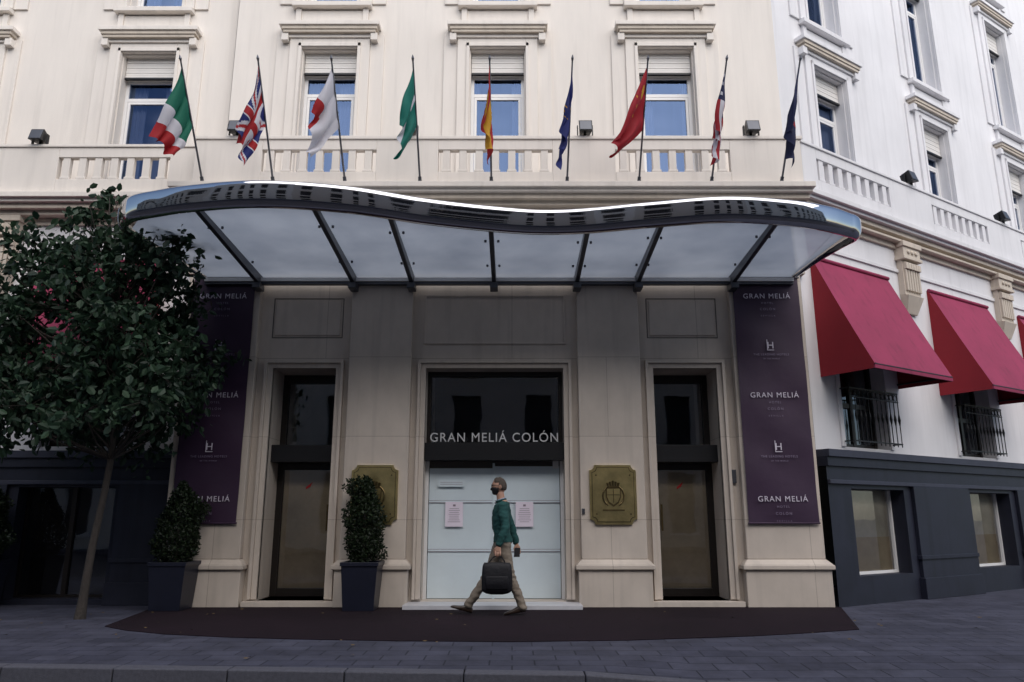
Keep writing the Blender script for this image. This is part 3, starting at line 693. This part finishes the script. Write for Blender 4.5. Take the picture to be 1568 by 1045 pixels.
# ================================================================= CANOPY
CA=empty('entrance_canopy')
fp=[(-5.16,9.40),(-4.88,9.04),(-4.43,8.86),(-3.95,8.73),(-3.09,8.62),(-2.07,8.77),(-1.14,9.10),(-.3,9.32),(.35,9.42),(1.01,9.38),(1.84,9.20),(2.74,9.05),(3.55,9.14),(4.1,9.30),(4.66,9.58)]
def catmull(P,n=8):
    out=[]; P=[np.array(p,float) for p in P]; P=[2*P[0]-P[1]]+P+[2*P[-1]-P[-2]]
    for i in range(1,len(P)-2):
        for t in np.linspace(0,1,n,endpoint=False):
            a,b_,c_,d=P[i-1],P[i],P[i+1],P[i+2]
            out.append(.5*((2*b_)+(-a+c_)*t+(2*a-5*b_+4*c_-d)*t*t+(-a+3*b_-3*c_+d)*t**3))
    out.append(P[-2]); return out
front=catmull(fp)
fx=np.array([p[0] for p in front]); fy=np.array([p[1] for p in front])
def fy_at(x): return float(np.interp(x,fx,fy))
zc=lambda y: 4.88+(11.3-y)*.05
ribs=[-3.95,-2.47,-1.56,-.28,1.01,1.96,3.44]
b=MB(); edges=[-4.78]+ribs+[4.38]
for i in range(len(edges)-1):
    xs=np.linspace(edges[i]+(.02 if i else 0),edges[i+1]-(.02 if i<len(edges)-2 else 0),9)
    for j in range(8):
        xa,xb=xs[j],xs[j+1]
        ya,yb2=fy_at(xa)+.06,fy_at(xb)+.06
        b.face([(xa,11.28,zc(11.28)+.05),(xb,11.28,zc(11.28)+.05),(xb,yb2,zc(yb2)+.05),(xa,ya,zc(ya)+.05)],'cglass')
for (xe,xt) in ((-4.78,-5.10),(4.38,4.58)):
    yt=9.45 if xe<0 else 9.62
    b.face([(xe,11.28,zc(11.28)+.05),(xe,fy_at(xe)+.06,zc(9)+.05),(xt,yt,zc(9.4)+.05)],'cglass')
b.obj('glass_panels',CA)
b=MB()
for x in ribs:
    y0=fy_at(x)+.05; w_=.032
    b.hexa([(x-w_,y0,zc(y0)-.02),(x+w_,y0,zc(y0)-.02),(x+w_,11.29,zc(11.29)-.10),(x-w_,11.29,zc(11.29)-.10),(x-w_,y0,zc(y0)+.06),(x+w_,y0,zc(y0)+.06),(x+w_,11.29,zc(11.29)+.06),(x-w_,11.29,zc(11.29)+.06)],'steel')
    b.box(x-.06,x+.06,11.05,11.29,4.70,4.79,'steel')
    for t in (.25,.75):
        yy=y0+(11.2-y0)*t
        for sx in (-1,1): b.cyl((x+sx*.09,yy,zc(yy)+.02),(x+sx*.09,yy,zc(yy)+.055),.018,.018,'steel',10)
b.box(-4.80,4.40,11.20,11.29,4.80,4.86,'steel')
b.box(-4.80,4.40,11.17,11.195,4.84,4.90,'pvc')
b.obj('canopy_ribs',CA,bevel=.004)
# fascia sweep: upright polished band, overhanging slightly, with a tight rolled top edge
path=[np.array(p) for p in ((-4.80,11.28),(-4.92,10.7),(-5.05,10.1),(-5.14,9.62))]+front[1:-1]+[np.array(p) for p in ((4.67,9.65),(4.60,9.9),(4.48,10.5),(4.40,11.28))]
path=[np.array(p) for p in catmull([tuple(q) for q in path],3)]
v=[];f=[]; NP=36; L=len(path)
for i,pq in enumerate(path):
    a=path[max(0,i-1)];c_=path[min(L-1,i+1)]; t=(c_-a)/np.linalg.norm(c_-a); n=np.array([t[1],-t[0]])
    d=min(1.0,max(0,(11.28-pq[1])/1.9)); hh=.09+.25*d; oo=.03+.05*d
    zb=zc(pq[1])-.05*d
    for kx in range(NP):
        u=-1+2*kx/(NP-1)
        u=math.sin(u*math.pi/2)
        o_=oo*(1-abs(u)**(3.0 if u<0 else 9.0))**.5
        z=zb+hh*.5+hh*.5*u
        tt=(z-zb)/hh
        o_+= .035*d*tt+.012*math.sin(tt*math.pi)
        v.append((pq[0]+n[0]*o_,pq[1]+n[1]*o_,z))
for i in range(L-1):
    for kx in range(NP):
        k2=(kx+1)%NP; f.append((i*NP+kx,(i+1)*NP+kx,(i+1)*NP+k2,i*NP+k2))
me=bpy.data.meshes.new('mirror_fascia'); me.from_pydata(v,[],f); me.materials.append(M['chrome']); me.polygons.foreach_set('use_smooth',[True]*len(f)); me.update()
bm=bmesh.new(); bm.from_mesh(me); bmesh.ops.recalc_face_normals(bm,faces=bm.faces)
bm.to_mesh(me); bm.free()
o=bpy.data.objects.new('mirror_fascia',me); sc.collection.objects.link(o); o.parent=CA

# ================================================================= BANNERS
def banner(x0,x1):
    e=empty('hanging_banner',(0,0,0)); b=MB(); z0,z1=1.17,4.93; nx,nz=10,36; y=YF-.035
    for i in range(nx):
        for j in range(nz):
            def P(a,c_):
                x=x0+(x1-x0)*a/nx; z=z0+(z1-z0)*c_/nz
                return (x,y+.008*math.sin(c_*.6+a*.5)+.008*noise.noise((a*.4,c_*.25,x0)),z)
            b.face([P(i,j),P(i+1,j),P(i+1,j+1),P(i,j+1)],'banner')
    ob=b.obj('banner_cloth',e,smooth=True)
    bm=bmesh.new(); bm.from_mesh(ob.data); bmesh.ops.remove_doubles(bm,verts=bm.verts,dist=1e-4); bm.to_mesh(ob.data); bm.free()
    b=MB(); b.cyl((x0-.02,y,z1),(x1+.02,y,z1),.02,.02,'steel'); b.cyl((x0-.01,y,z0),(x1+.01,y,z0),.014,.014,'banner'); b.obj('banner_rods',e)
    cx=(x0+x1)/2; yy=y-.024
    for z in (4.58,3.02,1.48):
        text('GRAN MELIÁ','lettering',e,(cx,yy,z),.112,'bantxt',.002,spacing=1.18)
        text('HOTEL','lettering',e,(cx,yy,z-.09),.045,'bantxt2',.001,spacing=1.5)
        text('COLÓN','lettering',e,(cx,yy,z-.19),.052,'bantxt2',.001,spacing=1.5)
        text('S E V I L L A','lettering',e,(cx,yy,z-.29),.032,'bantxt2',.001,spacing=1.3)
    for z in (3.80,2.25):
        text('H','logo',e,(cx,yy,z-.02),.15,'bantxt',.001)
        b=MB(); b.box(cx-.055,cx-.045,yy-.002,yy+.002,z-.04,z+.12,'bantxt'); b.box(cx-.055,cx+.05,yy-.002,yy+.002,z-.05,z-.04,'bantxt'); b.obj('logo_bar',e)
        text('THE LEADING HOTELS','lettering',e,(cx,yy,z-.13),.046,'bantxt2',.001,spacing=1.2)
        text('OF THE WORLD','lettering',e,(cx,yy,z-.19),.028,'bantxt2',.001,spacing=1.3)
banner(C+3.73,C+4.76); banner(C-4.72,C-3.76)

# ================================================================= BRASS PLAQUES
def plaque(cx):
    e=empty('brass_plaque',(cx,YF,1.58))
    def outline(hw,hh,r):
        out=[]
        for (sx,sz) in ((1,1),(-1,1),(-1,-1),(1,-1)):
            seg=[(sx*(hw-r*math.sin(R(9*i))), sz*(hh-r*math.cos(R(9*i)))) for i in range(11)]
            out+= seg if sx*sz>0 else seg[::-1]
        return out
    b=MB()
    def slab(hw,hh,r,y0,y1,m):
        o=outline(hw,hh,r); n=len(o)
        b.face([(x,y0,z) for x,z in o],m)
        for i in range(n):
            a,c_=o[i],o[(i+1)%n]; b.face([(a[0],y1,a[1]),(c_[0],y1,c_[1]),(c_[0],y0,c_[1]),(a[0],y0,a[1])],m)
    slab(.345,.43,.075,-.035,0,'brass'); slab(.312,.397,.07,-.041,-.035,'brassd'); slab(.302,.387,.068,-.047,-.035,'brass')
    sh=[(-.09,.08),(.09,.08),(.09,-.03),(.06,-.10),(0,-.14),(-.06,-.10),(-.09,-.03)]
    for s_,y0,m in ((1.25,-.058,'brassd'),(1.05,-.066,'brass')):
        pts=[(x*s_,y0,z*s_) for x,z in sh]; b.face(pts[::-1],m)
        for i in range(7):
            a,c_=pts[i],pts[(i+1)%7]; b.face([a,c_,(c_[0],-.045,c_[2]),(a[0],-.045,a[2])],m)
    b.box(-.005,.005,-.070,-.06,-.12,.08,'brassd'); b.box(-.09,.09,-.070,-.06,-.01,.0,'brassd')
    for i in range(5):
        x=-.07+.035*i; b.cyl((x,-.06,.11),(x*1.15,-.06,.17+.015*(2-abs(i-2))),.012,.018,'brassd',8)
    b.box(-.08,.08,-.07,-.045,.10,.125,'brassd')
    for sx in (-1,1):
        for i in range(10):
            a0=R(-60+13*i);a1=R(-60+13*(i+1)); rr=.155
            b.cyl((sx*rr*math.cos(a0),-.055,-.02+rr*math.sin(a0)),(sx*rr*math.cos(a1),-.055,-.02+rr*math.sin(a1)),.014,.014,'brassd',6)
    b.box(-.16,.16,-.055,-.045,-.235,-.215,'brassd')
    for (x,z) in ((-.25,.28),(.25,.28),(-.25,-.28),(.25,-.28)): b.cyl((x,-.055,z),(x,-.03,z),.012,.012,'brassd',8)
    b.obj('plaque_plate',e)
plaque(C+1.76); plaque(C-1.76)

# ================================================================= NOTICES
for (x,z,w_,h_) in ((-.88,1.30,.27,.37),(.19,1.30,.27,.37),(-.93,1.76,.40,.10)):
    b=MB(); y=YF+.405
    b.box(x-w_/2,x+w_/2,y,y+.002,z-h_/2,z+h_/2,'paper' if h_>.2 else 'board')
    if h_>.2:
        b.box(x-.02,x+.02,y-.002,y,z+h_/2-.07,z+h_/2-.04,'ink')
        for i in range(8):
            ww=random.uniform(.07,.10); b.box(x-ww,x+ww,y-.002,y,z+.08-.028*i,z+.086-.028*i,'ink')
    else:
        for i in range(2): b.box(x-.17,x+.17,y-.002,y,z+.015-.03*i,z+.02-.03*i,'ink')
    b.obj('paper_notice')

# ================================================================= FLOODLIGHTS
def flood(x,y,z,rz=0):
    e=empty('floodlight',(x,y,z),rz); b=MB()
    b.box(-.02,.02,-.03,.03,0,.12,'black'); b.box(-.13,-.115,-.06,0,.02,.2,'black'); b.box(.115,.13,-.06,0,.02,.2,'black'); b.box(-.13,.13,-.05,-.01,.0,.02,'black')
    b.hexa([(-.11,-.19,.04),(.11,-.19,.04),(.085,.03,.06),(-.085,.03,.06),(-.11,-.13,.25),(.11,-.13,.25),(.085,.06,.20),(-.085,.06,.20)],'black')
    b.hexa([(-.095,-.195,.055),(.095,-.195,.055),(.095,-.185,.055),(-.095,-.185,.055),(-.095,-.14,.235),(.095,-.14,.235),(.095,-.13,.235),(-.095,-.13,.235)],'steel')
    b.obj('lamp_housing',e,bevel=.004)
for x in (-4.52,-1.67,1.20,3.93): flood(x,11.25,7.33)
flood(-7.92,11.52,7.32); flood(-11.2,11.52,7.32)
for s in (3.45,6.95,10.5): X,Y=wxy(s,.16); flood(X,Y,7.32,ANG)

# ================================================================= FLAGS
def flag(name,bx,tx,F0,F1,hf,colf,seed):
    e=empty(name); base=Vector((bx,11.10,6.46)); top=Vector((tx,10.16,8.02)); d=(base-top); dn=d.normalized()
    b=MB(); b.cyl(base,top,.017,.013,'pole',10); b.cyl(top,top-dn*.05,.012,.022,'pole',10); b.cyl(top-dn*.05,top-dn*.10,.022,.004,'pole',10)
    b.cyl(base,base+Vector((0,0,.02)),.05,.05,'steel',12); b.cyl(base,base-dn*.10,.028,.028,'steel',10)
    b.obj('flag_pole',e)
    rnd=random.Random(seed); nu,nw=44,40; ph=rnd.uniform(0,6); fr=rnd.uniform(1.9,2.8)
    P0=top+dn*.05; P1=top+dn*hf
    f0=Vector((tx+F0[0],10.28,F0[1])); f1=Vector((tx+F1[0],10.52,F1[1]))
    v=[];f=[];mi=[];mats=[]
    for i in range(nu+1):
        u=i/nu
        for j in range(nw+1):
            w=j/nw
            a=P0.lerp(P1,w); c_=f0.lerp(f1,w); p=a.lerp(c_,u)
            p.z-= .10*math.sin(math.pi*u)*(1-w*.5)
            A=.06*min(1,u*2.2)
            th=w*2*math.pi*fr+u*2.2+ph
            p.y+=A*math.sin(th)+.02*math.sin(w*17+u*6+ph); p.x+=A*.9*math.cos(th+.7)
            nz=noise.noise_vector((u*2.5,w*2.5,seed*3.1)); p+=nz*.035*min(1,u*3)
            p.z+= -.05*u*math.sin(w*9+ph)
            v.append(p)
    for i in range(nu):
        for j in range(nw):
            f.append((i*(nw+1)+j,(i+1)*(nw+1)+j,(i+1)*(nw+1)+j+1,i*(nw+1)+j+1))
            m=colf((i+.5)/nu,(j+.5)/nw)
            if m not in mats: mats.append(m)
            mi.append(mats.index(m))
    me=bpy.data.meshes.new('flag_cloth'); me.from_pydata([tuple(q) for q in v],[],f)
    for m in mats: me.materials.append(FC[m])
    me.polygons.foreach_set('material_index',mi); me.polygons.foreach_set('use_smooth',[True]*len(f)); me.update()
    o=bpy.data.objects.new('flag_cloth',me); sc.collection.objects.link(o); o.parent=e
FC={n:cloth('flag_'+n,c) for n,c in dict(green=(0.01,0.14,0.09),white=(0.60,0.60,0.66),red=(0.36,0.015,0.02),blue=(0.012,0.02,0.14),navy=(0.008,0.012,0.06),teal=(0.005,0.15,0.12),yellow=(0.55,0.30,0.02),crimson=(0.32,0.01,0.02)).items()}
def uk(u,w):
    if abs(u-.5)<.06 or abs(w-.5)<.10: return 'red'
    if abs(u-.5)<.10 or abs(w-.5)<.17: return 'white'
    d=min(abs(u-w),abs(u-(1-w)))
    if d<.035: return 'red'
    if d<.10: return 'white'
    return 'blue'
def usa(u,w):
    if u<.42 and w<.54: return 'white' if (int(u*24)%3==1 and int(w*22)%3==1) else 'navy'
    return 'crimson' if int(w*13)%2==0 else 'white'
def china(u,w): return 'yellow' if ((u-.16)**2+(w-.24)**2<.005) or any((u-a)**2+(w-c)**2<.0006 for a,c in ((.33,.1),(.4,.2),(.4,.35),(.33,.45))) else 'crimson'
def eu(u,w):
    for i in range(12):
        a=i*math.pi/6
        if (u-.5-.2*math.cos(a))**2+((w-.5-.3*math.sin(a))*.7)**2<.0004: return 'yellow'
    return 'blue'
flag('italian_flag',-4.95,-5.05,(-.38,6.86),(-.16,6.60),.98,lambda u,w:'green' if u<.40 else('white' if u<.68 else 'red'),1)
flag('british_flag',-3.82,-3.87,(-.27,7.0),(-.27,6.50),.95,uk,2)
flag('maltese_flag',-2.67,-2.75,(-.27,7.28),(-.38,6.55),.98,lambda u,w:'red' if (u>.55 and w<.45) else 'white',3)
flag('andalusian_flag',-1.47,-1.51,(-.17,7.05),(-.24,6.55),.95,lambda u,w:'white' if .40<w<.58 else 'teal',4)
flag('spanish_flag',-.33,-.34,(-.10,7.05),(.03,6.5),.9,lambda u,w:'yellow' if .27<w<.73 else 'red',5)
flag('european_flag',.88,.92,(-.14,7.0),(-.22,6.42),.95,eu,6)
flag('chinese_flag',2.03,2.07,(-.50,6.85),(-.53,6.58),1.0,china,7)
flag('american_flag',3.19,3.27,(-.19,7.0),(-.18,6.45),.95,usa,8)
flag('hotel_flag',4.31,4.39,(-.22,7.0),(-.18,6.42),.9,lambda u,w:'navy' if not(.4<u<.5 and .4<w<.6) else 'crimson',9)

# ================================================================= VEGETATION
def leaves_mesh(name,pts,size,m,parent,droop=0.5,seed=0):
    rng=np.random.default_rng(seed); n=len(pts); pts=np.array(pts)
    s=size*rng.uniform(.6,1.3,n)
    d=rng.normal(size=(n,3)); d[:,2]-=droop*1.6; d/=np.linalg.norm(d,axis=1)[:,None]
    r=rng.normal(size=(n,3)); sd=np.cross(d,r); sd/=np.linalg.norm(sd,axis=1)[:,None]; nn=np.cross(d,sd)
    L=s[:,None]; Wd=(s*.30)[:,None]
    V=np.stack([pts, pts+d*L*.35+sd*Wd+nn*L*.05, pts+d*L-nn*L*.10, pts+d*L*.35-sd*Wd+nn*L*.05, pts+d*L*.75+sd*Wd*.75, pts+d*L*.75-sd*Wd*.75],1).reshape(-1,3)
    F=[]
    for i in range(n): k=i*6; F.append((k,k+1,k+4,k+2)); F.append((k,k+2,k+5,k+3))
    me=bpy.data.meshes.new(name); me.from_pydata(V.tolist(),[],F); me.materials.append(m); me.update()
    o=bpy.data.objects.new(name,me); sc.collection.objects.link(o); o.parent=parent; return o
T=empty('street_tree')
b=MB()
trunk=[(-5.48,10.06,0,.075),(-5.47,10.06,.25,.056),(-5.44,10.07,.9,.048),(-5.38,10.08,1.5,.044),(-5.33,10.08,2.1,.042),(-5.36,10.08,2.6,.038),(-5.45,10.1,3.3,.030),(-5.55,10.08,4.1,.024),(-5.72,10.06,5.0,.014),(-5.80,10.05,5.75,.006)]
for a,c_ in zip(trunk[:-1],trunk[1:]): b.cyl(a[:3],c_[:3],a[3],c_[3],'bark',10,False)
blobs=[(-6.55,2.70,.50,1.1),(-6.0,2.60,.55,1.2),(-5.3,2.60,.50,1.1),(-4.78,2.80,.42,1.0),(-6.75,3.30,.50,1.3),(-6.1,3.25,.60,1.6),(-5.4,3.3,.62,1.6),(-4.75,3.35,.48,1.2),
 (-6.75,4.0,.50,1.1),(-6.1,3.95,.58,1.4),(-5.4,3.95,.58,1.3),(-4.80,3.95,.40,.8),(-6.6,4.6,.45,.8),(-6.0,4.55,.45,.8),(-5.35,4.55,.48,.75),(-4.85,4.6,.36,.45),
 (-5.75,5.0,.40,.5),(-6.25,4.95,.35,.4),(-5.0,5.05,.38,.42),(-4.62,5.05,.28,.30),(-5.82,5.40,.22,.25),(-5.82,5.70,.10,.12),(-6.75,5.0,.32,.3),(-4.55,4.45,.26,.3),(-5.35,5.15,.25,.25),(-7.1,3.0,.38,.7),(-7.2,3.7,.38,.7),(-7.15,4.35,.35,.5),(-4.38,2.95,.22,.35),(-4.3,3.5,.2,.25)]
rng=np.random.default_rng(3); pts=[]
tr=np.array([t[:3] for t in trunk])
for (x,z,r,dn) in blobs:
    for kk in range(3):
        cy=10.06+rng.uniform(-.75,.75)*(1 if z<4.6 else .6)
        cx=x+rng.uniform(-.12,.12); cz=z+rng.uniform(-.12,.12)
        zi=max(2.0,cz-.9-rng.uniform(0,.4)); s0_=np.array([np.interp(zi,tr[:,2],tr[:,0]),10.08,zi]); e0=np.array([cx,cy,cz])
        mid=(s0_+e0)/2+np.array([0,0,-.10])
        b.cyl(s0_,mid,.018,.012,'bark',6,False); b.cyl(mid,e0,.012,.005,'bark',6,False)
        for q_ in range(int(20*dn)):
            dd=rng.normal(size=3); dd/=np.linalg.norm(dd); tip=e0+dd*r*rng.uniform(.35,1.25)*np.array([1,1,.9])
            if q_%2==0: b.cyl(e0,tip,.005,.002,'bark',4,False)
            for l in range(rng.integers(7,13)):
                pts.append(tip+rng.normal(size=3)*.065)
b.obj('trunk_and_limbs',T,smooth=True)
leaves_mesh('foliage',pts,.120,M['leaf'],T,.6,5)

def topiary(x,y,z1,w=.25,seed=0):
    e=empty('potted_topiary',(x,y,0)); b=MB()
    b.hexa([(-.21,-.21,0.01),(.21,-.21,0.01),(.21,.21,0.01),(-.21,.21,0.01),(-.25,-.25,.60),(.25,-.25,.60),(.25,.25,.60),(-.25,.25,.60)],'planter')
    b.box(-.265,.265,-.265,-.225,.60,.65,'planter'); b.box(-.265,.265,.225,.265,.60,.65,'planter'); b.box(-.265,-.225,-.225,.225,.60,.65,'planter'); b.box(.225,.265,-.225,.225,.60,.65,'planter')
    b.box(-.225,.225,-.225,.225,.59,.62,'soil'); b.cyl((0,0,.6),(0,0,z1-.2),.03,.01,'bark')
    b.obj('planter_box',e,bevel=.006)
    rng=np.random.default_rng(seed); P=[]
    lump=[(rng.uniform(0,6.28),rng.uniform(0,1),rng.uniform(.02,.09)) for _ in range(26)]
    for i in range(6500):
        t=rng.uniform(0,1); th=rng.uniform(0,2*math.pi)
        prof=.27*(math.sin(math.pi*min(1,(t*.86+.14)))**.55)*(1-.42*t)
        for (a,tt,am) in lump:
            dd=(abs((th-a+math.pi)%(2*math.pi)-math.pi)/.7)**2+((t-tt)/.10)**2
            prof+=am*math.exp(-dd)*(1 if am>.035 else -2)
        rr=max(.02,prof)*math.sqrt(rng.uniform(.35,1.2))
        P.append((rr*math.cos(th),rr*math.sin(th),.66+t*(z1-.66)+rng.uniform(-.03,.03)))
    leaves_mesh('topiary_foliage',P,.042,M['leaf2'],e,-.25,seed)
topiary(-4.74,10.98,1.72,seed=1); topiary(-2.10,10.98,1.80,seed=2); topiary(-7.62,11.2,1.72,seed=3)
P=[(rng.uniform(-7.5,-3.5),rng.uniform(8.2,11.0),.012) for _ in range(36)]+[(rng.uniform(-3,7),rng.uniform(7.2,10.8),.012) for _ in range(30)]
fl=MB()
M['dead']=mat('dead_leaf',(0.12,0.08,0.035),.8,var=.3)
for (x,y,z) in P:
    a=rng.uniform(0,6.28); s=rng.uniform(.018,.032); c_,d_=math.cos(a)*s,math.sin(a)*s
    fl.face([(x-c_,y-d_,z+.004),(x+d_*.5,y-c_*.5,z+.008),(x+c_,y+d_,z+.006),(x-d_*.5,y+c_*.5,z)],'dead')
fl.obj('fallen_leaves')

# ================================================================= OPPOSITE SIDE OF THE STREET
opp=[(-46,-20,15.0,(0.46,0.43,0.39)),(-20,-3.5,16.5,(0.55,0.53,0.50)),(-3.5,12,15.0,(0.45,0.41,0.37)),(12,40,16.5,(0.55,0.53,0.49))]
for i,(x0,x1,h,col) in enumerate(opp):
    e=empty('apartment_building',(0,-9,0)); m=mat('render_%d'%i,col,.85,var=.1); M['o%d'%i]=m
    b=MB(); ops=[]; n=int((x1-x0)/2.6); pit=(x1-x0)/n
    for fl2 in range(int(h//3.4)):
        for j in range(n): cx=x0+pit*(j+.5); z=.5+3.4*fl2; ops.append((-cx-.6,-cx+.6,z+.1,z+2.6))
    b.wall(-x1,-x0,-.1,h,0,ops,'o%d'%i,depth=.3)
    for o_ in ops:
        b.face([(o_[0],.28,o_[2]),(o_[1],.28,o_[2]),(o_[1],.28,o_[3]),(o_[0],.28,o_[3])],'interior')
        b.box(o_[0]-.1,o_[1]+.1,-.12,0,o_[2]-.12,o_[2]-.0,'pvc')
    b.box(-x1,-x0,-.35,.0,h-.3,h,'pvc'); b.box(-x1,-x0,.35,10,0,h-.02,'o%d'%i)
    o=b.obj('apartment_facade',e); o.rotation_euler=(0,0,math.pi)

# ================================================================= LIGHT & CAMERA
el,az=R(44),R(160)   # azimuth measured from +Y towards +X
wd=bpy.data.worlds.new('World'); sc.world=wd; wd.use_nodes=True; nt=wd.node_tree
sk=nt.nodes.new('ShaderNodeTexSky'); sk.sky_type='NISHITA'; sk.sun_disc=False; sk.sun_elevation=el; sk.sun_rotation=az
nt.links.new(sk.outputs[0],nt.nodes['Background'].inputs[0]); nt.nodes['Background'].inputs[1].default_value=0.15
sl_=bpy.data.lights.new('sun','SUN'); sl_.energy=3.9; sl_.angle=R(80); sl_.color=(1.0,.945,.885)
so=bpy.data.objects.new('sun',sl_); sc.collection.objects.link(so)
dirv=Vector((math.sin(az)*math.cos(el),math.cos(az)*math.cos(el),math.sin(el)))
so.rotation_euler=dirv.to_track_quat('Z','Y').to_euler(); so.location=dirv*40
cam=bpy.data.cameras.new('camera'); cam.lens=26.36; cam.sensor_width=36; cam.clip_end=1000
co=bpy.data.objects.new('camera',cam); sc.collection.objects.link(co); co.location=(0,0,1.26); co.rotation_euler=(R(103.2),0,0); sc.camera=co
